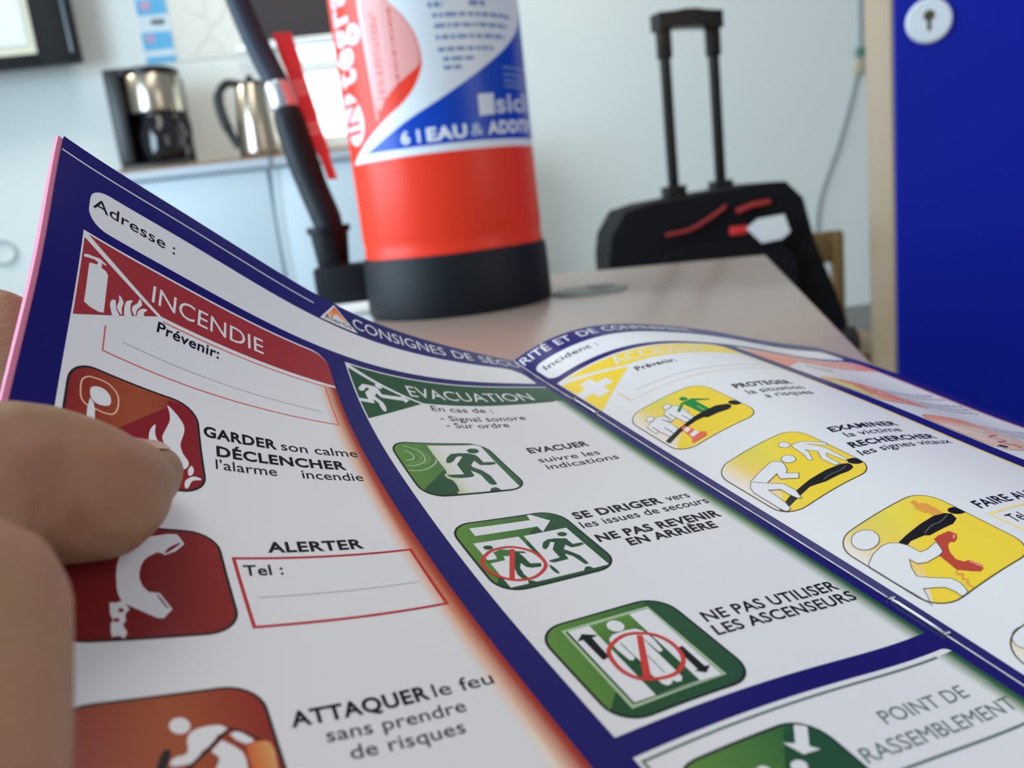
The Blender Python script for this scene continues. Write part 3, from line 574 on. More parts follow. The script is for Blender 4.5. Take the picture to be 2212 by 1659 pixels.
TEXT_LEFT = [('Adresse :', 0, (8.8, 17.3), (29.2, 17.6), (0, -3.5)), ('Prévenir:', 1, (26.2, 44.2), (41.5, 44.1), (0.3, -3.1)),
    ('GARDER', 2, (36.4, 70.1), (52.3, 69.9), (0.2, -3.0)), ('son calme', 0, (53.3, 69.9), (71.2, 69.6), (0.2, -3.0)),
    ('DÉCLENCHER', 2, (38.6, 75.4), (66.9, 75.0), (0.2, -3.0)), ("l'alarme", 0, (38.0, 79.4), (50.6, 79.2), (0.2, -2.9)),
    ('incendie', 0, (56.0, 79.2), (69.6, 79.3), (0.2, -2.9)), ('ALERTER', 2, (43.8, 103.5), (62.0, 103.3), (0.2, -2.9)),
    ('Tel :', 1, (38.4, 110.0), (45.2, 109.9), (0.2, -2.8)), ('ATTAQUER', 2, (38.0, 145.0), (58.7, 144.6), (0.2, -2.8)),
    ('le feu', 0, (59.4, 144.6), (69.2, 144.9), (0.3, -2.8)), ('sans prendre', 0, (41.8, 148.8), (62.7, 148.8), (0.3, -2.5)),
    ('de risques', 0, (44.0, 152.6), (60.8, 152.7), (0.3, -2.5)), ('CONSIGNES', 9, (86.2, 7.6), (119.2, 7.7), (0.3, -4.9)),
    ('DE', 9, (122.0, 7.7), (129.4, 7.6), (0.3, -4.8)), ('SÉCU', 9, (132.2, 7.5), (147.6, 7.5), (0.3, -4.8)),
    ('En cas de :', 0, (100.7, 42.9), (119.2, 43.5), (0.2, -2.8)), ('- Signal sonore', 0, (101.2, 48.2), (126.8, 49.2), (0.2, -2.8)),
    ('- Sur ordre', 0, (101.4, 52.2), (119.8, 52.8), (0.2, -2.8)), ('EVACUER', 2, (117.2, 68.9), (134.8, 69.7), (0.3, -2.9)),
    ('suivre les', 0, (117.0, 74.6), (134.5, 75.5), (0.3, -2.8)), ('indications', 0, (117.0, 78.7), (137.6, 79.6), (0.3, -2.8)),
    ('SE DIRIGER', 2, (109.4, 103.7), (132.6, 104.4), (0.3, -2.9)), ('vers', 0, (134.1, 104.2), (140.4, 104.4), (0.3, -2.7)),
    ('les issues de secours', 0, (108.7, 107.8), (142.7, 108.4), (0.3, -2.7)), ('NE PAS REVENIR', 2, (108.6, 114.1), (140.9, 114.6), (0.4, -2.8)),
    ('EN ARRIÈRE', 2, (113.7, 117.9), (136.5, 118.5), (0.4, -2.7)), ('NE PAS UTILISER', 1, (109.9, 146.0), (142.5, 146.5), (0.5, -2.8)),
    ('LES ASCENSEURS', 1, (109.0, 149.9), (143.1, 150.3), (0.5, -2.7)), ('POINT DE', 8, (118.0, 176.9), (138.0, 176.9), (0.6, -2.6)),
    ('RASSEMBLEMENT', 8, (108.2, 181.7), (143.1, 181.8), (0.6, -2.6))]
TEXT_RIGHT = [('RITÉ', 9, (149.4, 6.6), (160.6, 6.6), (0.3, -4.8)), ('ET', 9, (163.2, 6.6), (169.2, 6.7), (0.3, -4.7)), ('DE', 9, (172.2, 6.8), (179.4, 7.0), (0.3, -4.7)),
    ('CONFINEMENT', 9, (182.0, 7.0), (222.0, 7.6), (0.3, -4.7)), ('Incident :', 0, (152.4, 16.4), (172.9, 16.8), (0.2, -3.1)),
    ('Prévenir:', 1, (170.7, 41.9), (184.8, 43.2), (0.4, -3.0)), ('PROTEGER', 2, (184.7, 70.2), (205.0, 72.2), (0.6, -3.1)),
    ('la situation', 0, (184.9, 75.5), (205.0, 77.0), (0.6, -3.1)), ('a risques', 0, (187.4, 79.8), (203.8, 81.4), (0.6, -3.1)),
    ('EXAMINER', 2, (185.1, 104.9), (208.2, 106.5), (0.7, -2.6)), ('la victime', 0, (186.2, 108.9), (205.0, 110.2), (0.7, -2.6)),
    ('RECHERCHER', 2, (182.4, 113.8), (211.4, 115.7), (0.7, -2.6)), ('les signes vitaux', 0, (181.1, 117.8), (212.8, 119.1), (0.7, -2.6)),
    ('FAIRE ALERTER', 1, (183.0, 146.7), (210.5, 148.7), (0.3, -2.8)), ('Tel :', 0, (184.0, 153.5), (189.4, 153.9), (0.4, -2.8)),
    ('Prévenir:', 1, (243.5, 44.5), (256.5, 45.0), (0.2, -2.8))]


booklet = thing('booklet', 'open printed safety booklet with navy borders and pictogram columns, held over the table', 'booklet', tuple(leaf1(0, 148.5, 100)[0]))
booklet_inv = Matrix.Translation(booklet.location).inverted()
PAPER = print_mat('printed_paper', 0.25, 0.16)


def sheet_part(o, parent):
    o.parent = parent; o.matrix_parent_inverse = Matrix.Translation(-Vector(booklet.location)) if parent == booklet else Matrix.Identity(4)
    return o


def slab(name, p, x0, x1, y0, y1, o0, o1, material, ragged=0.0):
    """stack of sheets lying under a leaf"""
    nx, ny = 46, 60
    xs = np.linspace(x0, x1, nx); ys = np.linspace(y0, y1, ny)
    X, Y = np.meshgrid(xs, ys, indexing='ij')
    T, N = leaf(p, X.ravel(), Y.ravel(), np.full(X.size, o0)); Bq, _ = leaf(p, X.ravel(), Y.ravel(), np.full(X.size, o1))
    P = [tuple(q) for q in T] + [tuple(q) for q in Bq]; n = nx * ny; F = []
    g = lambda i, j: i * ny + j
    for i in range(nx - 1):
        for j in range(ny - 1):
            F.append((g(i, j), g(i, j + 1), g(i + 1, j + 1), g(i + 1, j)))
            F.append((n + g(i, j), n + g(i + 1, j), n + g(i + 1, j + 1), n + g(i, j + 1)))
    for i in range(nx - 1):
        F.append((g(i, 0), g(i + 1, 0), n + g(i + 1, 0), n + g(i, 0))); F.append((g(i + 1, ny - 1), g(i, ny - 1), n + g(i, ny - 1), n + g(i + 1, ny - 1)))
    for j in range(ny - 1):
        F.append((g(0, j + 1), g(0, j), n + g(0, j), n + g(0, j + 1))); F.append((g(nx - 1, j), g(nx - 1, j + 1), n + g(nx - 1, j + 1), n + g(nx - 1, j)))
    me = bpy.data.meshes.new(name); me.from_pydata(P, [], F); me.update()
    me.polygons.foreach_set('use_smooth', [True] * len(F))
    try:
        me.set_sharp_from_angle(angle=math.radians(50))
    except Exception:
        pass
    return obj(name, me, material)


pink = mat('pink_paper', (222, 128, 160), 0.6, var=0.03)
white_stock = mat('white_card', (222, 222, 224), 0.5, var=0.02)
W3 = C['white']
pages = []
for p in (0, 1):
    pr = Press(lambda X, Y, o, p=p: leaf(p, X, Y, o))
    x0 = 0 if p == 0 else PW
    pr.rect(0, C['navy'], x0, 0, x0 + PW, 210)
    if p == 0:
        pr.rrect(1, W3, 8.0, 10.6, 144.6, 23.3, (4.2, 6.0, 1.2, 5.0))                  # address box
        pr.stroke(1, W3, [(0.2, 4.7), (30, 4.75), (72.8, 4.65)], 0.45)
        pr.poly(1, W3, rounded(XA, 26.2, XB, 203, (0, 5, 0, 0)))
        pr.rect(2, hgrad([(XB - 5.4, (229, 229, 231)), (XB - 4.0, (240, 224, 206)), (XB - 2.7, (222, 150, 112)), (XB - 1.6, (182, 78, 54)), (XB, (158, 52, 46))]), XB - 5.4, 40.0, XB, 203)
        pr.rect(1, W3, XC, 26.2, XD, 162.6)
        pr.rect(2, hgrad([(XD - 4.2, (229, 229, 231)), (XD - 2.6, (160, 180, 150)), (XD - 1.2, (64, 104, 66)), (XD, (40, 80, 60))]), XD - 4.2, 38.5, XD, 162.6)
        pr.rrect(1, W3, XC, 166.9, XD, 203, (0, 1.5, 0, 0))
        pr.rect(2, hgrad([(XD - 4.2, (229, 229, 231)), (XD - 2.6, (160, 180, 150)), (XD - 1.2, (64, 104, 66)), (XD, (40, 80, 60))]), XD - 4.2, 168.0, XD, 203)
        pr.stroke(3, C['redline'], [(14.85, 49.6), (14.85, 56.35), (70.2, 56.35), (70.2, 40.6), (27.5, 40.5)], 0.32)
        pr.stroke(3, C['rule'], [(18.9, 51.7), (67, 51.9)], 0.25)
        pr.stroke(3, C['boxred'], [(37.45, 105.2), (70.7, 105.2), (70.7, 123.1), (37.45, 123.1)], 0.62, True)
        pr.stroke(3, C['rule'], [(39.6, 115.8), (68.6, 115.6)], 0.25)
        pr.stroke(3, C['asmgreen'], [(141.8, 168.1), (80.0, 168.1), (80.0, 200)], 0.5)
        pr.stroke(3, C['asmgreen'], [(107.0, 184.2), (144.6, 184.5)], 0.5)
        # maker's mark
        pr.poly(3, W3, [(80.4, 0.7), (74.2, 9.9), (87.3, 9.6)])
        pr.poly(4, lambda x, y: mix(lin((232, 70, 40)), lin((250, 190, 110)), (y - 1.5) / 6.0), [(80.5, 1.6), (77.0, 7.0), (79.2, 7.0), (80.6, 4.6), (83.2, 6.6), (84.4, 6.6)])
        pr.text(5, C['black'], 'Alertis', (76.0, 9.1), (85.4, 8.8), (-0.1, -2.2))
        pr.poly(3, C['ink'], [(148.26, 0.5), (148.45, 0.5), (148.45, 210), (148.32, 210)])
    else:
        pr.rrect(1, W3, 150.3, 10.6, XH - 1.0, 23.3, (3.4, 3.0, 3.0, 3.4))
        pr.poly(1, W3, rounded(XE, 26.2, XF, 203, (0, 5, 0, 0)))
        pr.rect(2, hgrad([(XF - 1.6, (229, 229, 231)), (XF - 0.9, (246, 222, 120)), (XF, (240, 200, 70))]), XF - 1.6, 38.0, XF, 203)
        pr.poly(1, W3, rounded(XG, 26.2, XH, 203, (0, 5, 0, 0)))
        pr.rect(2, hgrad([(XH - 2.2, (229, 229, 231)), (XH - 0.9, (232, 150, 140)), (XH, (200, 60, 60))]), XH - 2.2, 38.0, XH, 203)
        pr.stroke(3, C['softline'], [(158.9, 48.3), (158.9, 54.9), (213.5, 56.3), (213.5, 41)], 0.28)
        pr.stroke(3, lin((244, 178, 90)), [(158.9, 48.3), (158.9, 54.9)], 0.4)
        pr.stroke(3, C['rule'], [(163, 51.2), (211, 52.6)], 0.22)
        pr.stroke(3, C['palebox'], [(182.5, 148.9), (214.5, 150.4), (214.5, 158.5), (182.7, 156.6)], 0.6, True)
        # worn white crease along the fold
        rnd = random.Random(2)
        for k in range(105):
            y = 0.3 + k * 2.0; wa, wb = (0.20 + 0.14 * rnd.random(), 0.20 + 0.14 * rnd.random()); d = 0.16
            if k == 0:
                last = wa
            pr.poly(3, lin((222, 224, 230)), [(148.5 + d - last / 2, y), (148.5 + d + last / 2, y), (148.5 + d + wb / 2, y + 2.0), (148.5 + d - wb / 2, y + 2.0)])
            last = wb
        # unreadable fine print of the far column: rows of short strokes
        for r, (xa, xb) in {64.5: (254, 284), 68: (254, 286), 74.5: (254, 287), 78: (256, 286), 81.5: (256, 284), 101: (254, 286), 105: (254, 284), 109: (255, 283)}.items():
            x = xa
            while x < xb:
                w = 1.2 + 2.4 * rnd.random(); pr.rect(3, lin((120, 124, 150)), x, r, min(x + w, xb), r + 1.2); x += w + 0.9
    B = 0.03
    for q in (TEXT_LEFT if p == 0 else TEXT_RIGHT):
        s, bold, a, b, up = q
        colr = C['white'] if bold == 9 else C['asmgreen'] if bold == 8 else C['black']
        pr.text(4, colr, s, a, b, up, (0.003, 0.016, 0.031, 0, 0, 0, 0, 0, 0.0, 0.0)[bold])
    if p == 0:
        me_name, lab = 'page', 'left-hand page with fire and evacuation columns'
    else:
        me_name, lab = 'page', 'right-hand page with yellow accident column'
    o = sheet_part(pr.build(me_name, PAPER), booklet); o['label'] = lab
    pages.append(o)


def title_band(p, x, tip, right, r, colour, icon, lab):
    pr = Press(lambda X, Y, o: leaf(p, X, Y, o))
    if p == 0:
        pr.poly(2, colour, [(x + 0.4, 28.3), (tip, 39.7), (x + 0.4, 51.0)])
        band = [(x + 1.2, 26.8)] + [(right - 0.0 - r + r * math.sin(math.radians(a)), 26.8 + r - r * math.cos(math.radians(a))) for a in range(0, 91, 15)] + [(right, 39.1), (tip + 0.9, 39.2)]
    else:
        pr.poly(2, colour, [(x + 0.2, 28.7), (tip, 37.4), (x + 0.2, 51.8)])
        band = [(x + 2.0, 27.2)] + [(right - r + r * math.sin(math.radians(a)), 27.4 + r - r * math.cos(math.radians(a))) for a in range(0, 91, 15)] + [(right, 38.4), (tip - 0.4, 35.6)]
    pr.poly(2, colour, band)
    for g, ly, col, mode, w, flat in ART:
        if g == icon:
            pts = list(zip(flat[0::2], flat[1::2]))
            pr.poly(ly, C[col], spline(pts, 3, True) if mode == 's' else pts)
    if icon == 'cross':
        cx, cy, L, w = 156.1, 39.6, 5.6, 2.05
        pr.poly(3, W3, [(cx - w, cy - L), (cx + w, cy - L), (cx + w, cy - w), (cx + L, cy - w), (cx + L, cy + w), (cx + w, cy + w), (cx + w, cy + L), (cx - w, cy + L), (cx - w, cy + w), (cx - L, cy + w), (cx - L, cy - w), (cx - w, cy - w)])
    for q in TITLES:
        if q[0] == icon:
            pr.text(4, W3, q[1], q[2], q[3], q[4])
    o = sheet_part(pr.build('title_band', PAPER), pages[p]); o['label'] = lab


TITLES = [('tfire', 'INCENDIE', (24.5, 36.3), (53.8, 36.15), (0.15, -5.1)),
          ('tevac', 'EVACUATION', (96.6, 36.1), (136.4, 36.9), (0.0, -5.4)),
          ('cross', 'ACCIDENT', (168.4, 33.6), (203.5, 36.9), (0.3, -5.6)),
          ('tfar', 'CONFINEMENT', (248, 36.0), (282, 36.0), (0.0, -4.8))]
title_band(0, XA, 26.2, XB, 4.5, C['red'], 'tfire', 'red title band with an extinguisher icon')
title_band(0, XC, 98.5, XD, 0.3, C['dkgreen'], 'tevac', 'green title band with a running figure')
title_band(1, XE, 170.4, XF, 5.0, C['yellow'], 'cross', 'yellow title band with a white cross')
title_band(1, XG, 244.8, XH, 5.0, C['softred'], 'tfar', 'salmon title band of the far column')


PALE, BRICK = lin((250, 222, 206)), lin((206, 92, 72))
FAR = {'far_a': [(4, lin((222, 216, 120)), 0, [(225.9, 70), (231, 64), (234, 70), (229, 80), (226, 84)]),
                 (5, PALE, 0.8, [(242.7, 73.0), (237.1, 78.3), (235.1, 84.4), (238.5, 86.5), (232.0, 86.5), (229.0, 84.0), (230.4, 80.3)]),
                 (5, PALE, 0.5, [(232.8, 69.0), (240.6, 67.4), (247.1, 69.4)]), (5, PALE, 0, [(239, 70), (242, 69.4), (243, 71.6), (240, 72.4)])],
       'far_b': [(4, lin((236, 214, 192)), 0, [(226, 104), (232, 106), (243, 109), (246, 118), (231, 121), (226, 114)]),
                 (5, BRICK, 0.8, [(240.0, 110.1), (241.6, 112.9), (235.0, 115.0), (238.0, 117.7), (232.4, 119.3), (237.4, 121.2), (236.0, 123.2)]),
                 (5, lin((150, 110, 90)), 0.25, [(227, 105), (234, 110), (242, 119)]), (5, lin((150, 110, 90)), 0.25, [(228, 113), (233, 117), (240, 122)]),
                 (6, C['black'], 0, [(227.5, 121.6), (230.1, 121.0), (232.0, 122.2), (229.4, 123.2)])]}


def pictogram(p, r, colour, art, lab, rad=5.4, outline=0.5, line=C['dkoutline']):
    pr = Press(lambda X, Y, o: leaf(p, X, Y, o))
    x0, y0, x1, y1 = r
    pr.rrect(2, line, x0, y0, x1, y1, rad)
    e = outline; hull = rounded(x0 + e, y0 + e, x1 - e, y1 - e, rad - e)
    pr.rrect(3, colour, x0 + e, y0 + e, x1 - e, y1 - e, rad - e)
    for L, c, w, pts in FAR.get(art, ()):
        if w:
            pr.stroke(L, c, spline(pts, 4), w)
        else:
            pr.poly(L, c, pts)
    for g, ly, col, mode, w, flat in ART:
        if g != art:
            continue
        pts = list(zip(flat[0::2], flat[1::2])); c = C[col]; L = ly + 2
        if mode in 'ps':
            inner = Press(None)
            inner.poly(L, c, pts if mode == 'p' else spline(pts, 3, True))
            for _, _, t3 in inner.items:
                q = clip_convex(t3, hull)
                if len(q) > 2:
                    pr.tri(L, c, q)
        elif mode == 'c':
            pr.stroke(L, c, spline(pts, 4, True), w, True)
        elif mode == 'o':
            pr.stroke(L, c, pts, w, True)
        else:
            pr.stroke(L, c, spline(pts, 4) if len(pts) > 2 else pts, w)
    o = sheet_part(pr.build('pictogram', PAPER), pages[p]); o['label'] = lab


def green(x0, y0):
    return lambda x, y: mix(lin((104, 148, 66)), lin((52, 98, 56)), ((x - x0) + 0.25 * (y - y0)) / 24.0)


def fire(x, y):
    return mix(mix(lin((142, 44, 42)), lin((164, 84, 48)), (x - 9) / 13), lin((144, 46, 42)), (x - 24) / 12)


def gold(x0, y0, yb):
    def f(x, y):
        u, v = (x - x0) / 26.5, (y - y0) / 26.0
        c = mix(lin((248, 206, 100)), lin((244, 216, 74)), (u - 0.2) / 0.35)
        c = mix(c, lin((216, 212, 100)), max(0, 1 - v * 2.2) * max(0, min(1, u * 2.4)) * 0.8 * (1 if u < 0.55 else 0.3))
        return mix(lin((232, 230, 232)), c, u / 0.24)
    return f


pictogram(0, (8.8, 61.5, 35.7, 87.6), fire, 'alarm', 'red pictogram of an alarm button and flame')
pictogram(0, (8.8, 98.0, 35.7, 124.1), lambda x, y: mix(lin((118, 34, 36)), lin((140, 44, 42)), (x - 9) / 26), 'phone', 'red pictogram of a telephone handset')
pictogram(0, (8.8, 135.3, 35.7, 161.4), fire, 'attack', 'red pictogram of a figure with an extinguisher')
pictogram(0, (81.1, 60.9, 107.66, 86.9), green(81, 61), 'evac', 'green pictogram of a runner and sound waves')
pictogram(0, (81.1, 98.1, 107.66, 123.9), green(81, 98), 'direct', 'green pictogram of an arrow and two runners')
pictogram(0, (81.1, 135.5, 107.66, 161.5), green(81, 135), 'lift', 'green pictogram of a crossed-out lift')
pictogram(0, (81.1, 170.9, 107.5, 197.0), green(81, 171), 'assembly', 'green pictogram of an assembly point arrow')
GL = lin((96, 88, 60))
pictogram(1, (152.1, 60.9, 179.1, 86.9), gold(152, 61, 87), 'protect', 'yellow pictogram of figures, cone and lying victim', line=GL, outline=0.3)
pictogram(1, (152.1, 98.1, 179.1, 123.9), gold(152, 98, 124), 'exam', 'yellow pictogram of two helpers and a lying victim', line=GL, outline=0.3)
pictogram(1, (152.1, 135.5, 179.1, 161.5), gold(152, 135, 161), 'alert', 'yellow pictogram of a helper with a red handset', line=GL, outline=0.3)
pictogram(1, (152.1, 171.6, 179.1, 197.6), gold(152, 171, 198), 'stretcher', 'yellow pictogram cut by the right edge', line=GL, outline=0.3)
SALM = lambda x, y: mix(lin((232, 214, 120)), lin((240, 140, 90)), (x - 225) / 9)
pictogram(1, (225.4, 61.5, 251.8, 88.0), SALM, 'far_a', 'orange pictogram nearest the top of the far column', line=lin((150, 110, 80)), outline=0.3)
pictogram(1, (225.2, 98.4, 251.8, 124.6), lambda x, y: mix(lin((240, 140, 90)), lin((238, 200, 170)), (y - 98) / 12), 'far_b', 'orange pictogram lower in the far column', line=lin((150, 110, 80)), outline=0.3)

# stack of further sheets below both leaves, the pink ones peeping out at the left edge
sheet_part(slab('page_block', 0, -1.0, 148.3, 0.6, 210, -0.35, -1.6, pink), booklet)['label'] = 'pink sheets under the left page'
sheet_part(slab('page_block', 1, 148.7, 296.6, 0.2, 210, -0.30, -1.3, white_stock), booklet)['label'] = 'white sheets under the right page'
steel = mat('staple_wire', (196, 200, 206), 0.3, metal=1.0)
for ya, yb in ((38.9, 51.2), (153.3, 164.9)):
    pts = [leaf1(1, 148.7, ya + (yb - ya) * k / 8, 0.28 if 0 < k < 8 else 0.0)[0] for k in range(9)]
    bm = bmesh.new(); tube(bm, pts, 0.00032, 8)
    for k in (0, 8):
        e = pts[k]; tube(bm, [e + Vector((-0.0007, 0, 0.0003)), e + Vector((0.0007, 0.0003, 0.0003))], 0.0003, 8)
    sheet_part(finish(bm, 'staple', steel), booklet)

# ------------------------------------------------------------------ the room
WALL_A = math.radians(5)
WALL_O = (-1.0, 3.12)


def wall_at(x, y=0.0, z=0.0):
    return (WALL_O[0] + x * math.cos(WALL_A) - y * math.sin(WALL_A), WALL_O[1] + x * math.sin(WALL_A) + y * math.cos(WALL_A), z)


wall_paint = mat('wall_paint', (228, 236, 234), 0.75, var=0.015, scale=3)
bm = bmesh.new(); box(bm, -3.0, 4.2, 0.0, 0.12, 0, 2.7)
o = finish(bm, 'wall_back', wall_paint, smooth=False); o.location = wall_at(0); o.rotation_euler.z = WALL_A; struct(o)
bm = bmesh.new(); box(bm, -4, 4, -1.5, 4.0, -0.05, 0.0)
struct(finish(bm, 'floor', mat('floor_vinyl', (128, 126, 122), 0.5, var=0.08, scale=12), smooth=False))
bm = bmesh.new(); box(bm, -3.0, 4.2, -0.015, 0.0, 0.0, 0.26)
o = finish(bm, 'baseboard_back', mat('grey_trim', (150, 150, 146), 0.6), smooth=False); o.location = wall_at(0); o.rotation_euler.z = WALL_A; struct(o)

# window with a dark blind half way down
bm = bmesh.new()
for a in ((0.29, 0.345, 1.07, 2.2), (1.00, 1.05, 1.07, 2.2), (0.345, 1.00, 1.07, 1.125), (0.345, 1.00, 2.15, 2.2), (0.345, 1.00, 1.345, 1.385)):
    box(bm, a[0], a[1], -0.045, 0.0, a[2], a[3])
win = finish(bm, 'window_1', mat('white_window_frame', (224, 230, 226), 0.4), bevel=0.004); win.location = wall_at(0); win.rotation_euler.z = WALL_A; struct(win)
bm = bmesh.new(); box(bm, 0.345, 1.00, -0.016, -0.004, 1.125, 1.345); box(bm, 0.345, 1.00, -0.016, -0.004, 1.385, 2.15)
pane = finish(bm, 'pane', mat('daylight_glass', (236, 248, 255), 0.2, emit=1.5), win, smooth=False)
t = thing('roller_blind', 'dark roller blind half lowered with pale bottom bar behind the extinguisher', 'blind', wall_at(0, -0.05, 0), WALL_A)
bm = bmesh.new(); box(bm, 0.25, 1.05, -0.012, -0.008, 1.46, 2.25); finish(bm, 'blind_fabric', mat('dark_blind', (46, 40, 44), 0.7), t, smooth=False)
bm = bmesh.new(); box(bm, 0.185, 1.06, -0.022, 0.0, 1.430, 1.458); finish(bm, 'bottom_bar', mat('pale_aluminium', (214, 222, 222), 0.35, metal=0.3), t, bevel=0.004)

# framed picture, top left
t = thing('picture_frame', 'black framed picture with cream mount at the top left corner', 'picture', wall_at(0, 0, 0), WALL_A)
blackf = mat('black_lacquer', (20, 20, 22), 0.55, spec=0.2)
bm = bmesh.new()
for a in ((-0.431, -0.311, 1.434, 2.05), (-1.05, -0.94, 1.442, 2.05), (-0.94, -0.431, 1.434, 1.468), (-0.94, -0.431, 2.0, 2.05)):
    box(bm, a[0], a[1], -0.16, -0.10, a[2], a[3])
finish(bm, 'frame', blackf, t, bevel=0.003)
bm = bmesh.new(); box(bm, -0.326, -0.318, -0.1618, -0.1598, 1.46, 2.03); finish(bm, 'edge_glint', mat('glint_grey', (92, 104, 116), 0.3), t, smooth=False)['label'] = 'painted grey glint along the frame edge'  # highlight on the frame's front edge, put in as a lighter sliver
bm = bmesh.new(); box(bm, -0.94, -0.431, -0.146, -0.136, 1.468, 2.0); finish(bm, 'mount', mat('cream_mount', (226, 226, 204), 0.7), t, smooth=False)
bm = bmesh.new(); box(bm, -0.91, -0.458, -0.149, -0.1465, 1.499, 1.97); finish(bm, 'print', mat('pale_print', (236, 246, 248), 0.6), t, smooth=False)
bm = bmesh.new(); box(bm, -0.97, -0.40, -0.10, -0.002, 1.60, 1.95); finish(bm, 'wall_bracket', blackf, t, smooth=False)

# poster and notices
t = thing('wall_poster', 'off-white poster with faint grey line drawing above the kettle', 'poster', wall_at(0, 0, 0), WALL_A)
bm = bmesh.new(); box(bm, -0.030, 0.225, -0.004, -0.001, 1.429, 2.0); finish(bm, 'sheet', mat('poster_paper', (222, 224, 216), 0.6), t, smooth=False)
bm = bmesh.new()
for pts in ([(0.10, 1.62), (0.085, 1.57), (0.10, 1.53), (0.085, 1.50), (0.12, 1.475), (0.13, 1.445)], [(0.085, 1.50), (0.05, 1.47), (0.03, 1.44)], [(0.10, 1.53), (0.14, 1.56), (0.17, 1.61)], [(0.02, 1.60), (0.06, 1.575), (0.085, 1.57)]):
    tube(bm, [(x, -0.0045, z) for x, z in spline(pts, 4)], 0.0012, 6)
finish(bm, 'drawn_line', mat('faint_ink', (190, 196, 200), 0.7), t)
t = thing('notice_strip', 'vertical strip of blue and white notices left of the poster', 'notice', wall_at(0, 0, 0), WALL_A)
bm = bmesh.new(); box(bm, -0.137, -0.034, -0.004, -0.0005, 1.43, 1.75); finish(bm, 'backing_sheet', mat('notice_paper', (214, 230, 236), 0.6), t, smooth=False)
nb = mat('notice_blue', (96, 180, 226), 0.6, var=0.15, scale=30)
for z0, z1 in ((1.588, 1.64), (1.474, 1.532), (1.431, 1.452), (1.69, 1.74)):
    bm = bmesh.new(); box(bm, -0.136, -0.036, -0.0055, -0.004, z0, z1); finish(bm, 'notice_panel', nb, t, smooth=False)
for x0, x1, z0, z1, m in ((-0.095, -0.05, 1.556, 1.572, mat('notice_dark', (86, 94, 110), 0.6)), (-0.12, -0.09, 1.605, 1.63, mat('notice_rose', (206, 160, 190), 0.6)), (-0.122, -0.095, 1.50, 1.522, MATS['notice_rose'])):
    bm = bmesh.new(); box(bm, x0, x1, -0.007, -0.0055, z0, z1); finish(bm, 'printed_patch', m, t, smooth=False)

# ring on the wall
bm = bmesh.new(); tube(bm, [(-0.755 + 0.046 * math.cos(a * math.pi / 16), -0.006, 0.852 + 0.040 * math.sin(a * math.pi / 16)) for a in range(33)], 0.005, 10, cap=False)
o = finish(bm, 'wall_ring', mat('pale_grey_plastic', (186, 194, 196), 0.5)); o.location = wall_at(0); o.rotation_euler.z = WALL_A
tag(o, 'pale grey ring fixed to the white wall at the far left', 'ring')

# low white cabinet
CO = (-1.1, 2.64)
t = thing('storage_cabinet', 'white storage cabinet with grey-edged top behind the extinguisher', 'cabinet', (CO[0], CO[1], 0), WALL_A)
cab_white = mat('cabinet_white', (194, 212, 222), 0.45, var=0.015, scale=4)
bm = bmesh.new(); box(bm, -0.09, 1.08, 0.022, 0.44, 0.06, 1.015); finish(bm, 'carcass', cab_white, t, smooth=False)
bm = bmesh.new(); box(bm, -0.06, 1.05, 0.06, 0.42, 0.0, 0.06); finish(bm, 'plinth', mat('grey_plinth', (110, 114, 116), 0.6), t, smooth=False)
for x0, x1 in ((-0.088, 0.423), (0.430, 0.75), (0.755, 1.078)):
    bm = bmesh.new(); box(bm, x0, x1, 0.0, 0.021, 0.065, 1.006); d = finish(bm, 'door', cab_white, t, bevel=0.003)
    bm = bmesh.new(); tube(bm, [(x1 - 0.04, -0.012, 0.5), (x1 - 0.04, -0.012, 0.62)], 0.004, 8); finish(bm, 'door_handle', mat('brushed_steel', (190, 192, 192), 0.3, metal=1.0), d)
bm = bmesh.new(); box(bm, -0.1, 1.09, -0.012, 0.445, 1.012, 1.040); finish(bm, 'top_panel', mat('grey_blue_top', (176, 186, 196), 0.4), t, bevel=0.003)
bm = bmesh.new(); box(bm, -0.1, 1.09, -0.012, 0.445, 1.040, 1.048); finish(bm, 'wood_edge', mat('brown_wood', (150, 112, 76), 0.5, var=0.2, scale=60), t, smooth=False)


def on_cabinet(x, y):
    return (CO[0] + x * math.cos(WALL_A) - y * math.sin(WALL_A), CO[1] + x * math.sin(WALL_A) + y * math.cos(WALL_A), 1.0485)


# coffee maker
black_pl = mat('black_plastic', (20, 20, 23), 0.35)
steel_b = mat('warm_steel', (196, 186, 168), 0.24, metal=1.0)
t = thing('coffee_maker', 'black and steel filter coffee maker on the left end of the cabinet', 'coffee maker', on_cabinet(0.055, 0.22), WALL_A)
bm = bmesh.new(); box(bm, -0.105, 0.105, -0.085, 0.085, 0.0, 0.03); finish(bm, 'base', black_pl, t, bevel=0.012, seg=3)
bm = bmesh.new(); box(bm, -0.108, -0.058, -0.07, 0.075, 0.028, 0.318); box(bm, -0.075, 0.098, 0.045, 0.085, 0.028, 0.30); finish(bm, 'water_tank', black_pl, t, bevel=0.008, seg=3)
bm = bmesh.new(); lathe(bm, [(0.074, 0.178), (0.086, 0.182), (0.088, 0.19), (0.088, 0.29), (0.085, 0.296)], 48, (0.018, 0, 0)); finish(bm, 'filter_housing', steel_b, t)
bm = bmesh.new(); lathe(bm, [(0.088, 0.296), (0.090, 0.300), (0.088, 0.314), (0.07, 0.321)], 40, (0.018, 0, 0)); box(bm, -0.108, -0.03, -0.06, 0.06, 0.300, 0.32); finish(bm, 'lid', black_pl, t)
bm = bmesh.new(); lathe(bm, [(0.05, 0.034), (0.072, 0.040), (0.079, 0.075), (0.078, 0.115), (0.068, 0.150), (0.064, 0.172)], 40, (0.020, 0, 0)); ca = finish(bm, 'carafe', mat('dark_glass', (16, 16, 20), 0.05, coat=0.6), t)
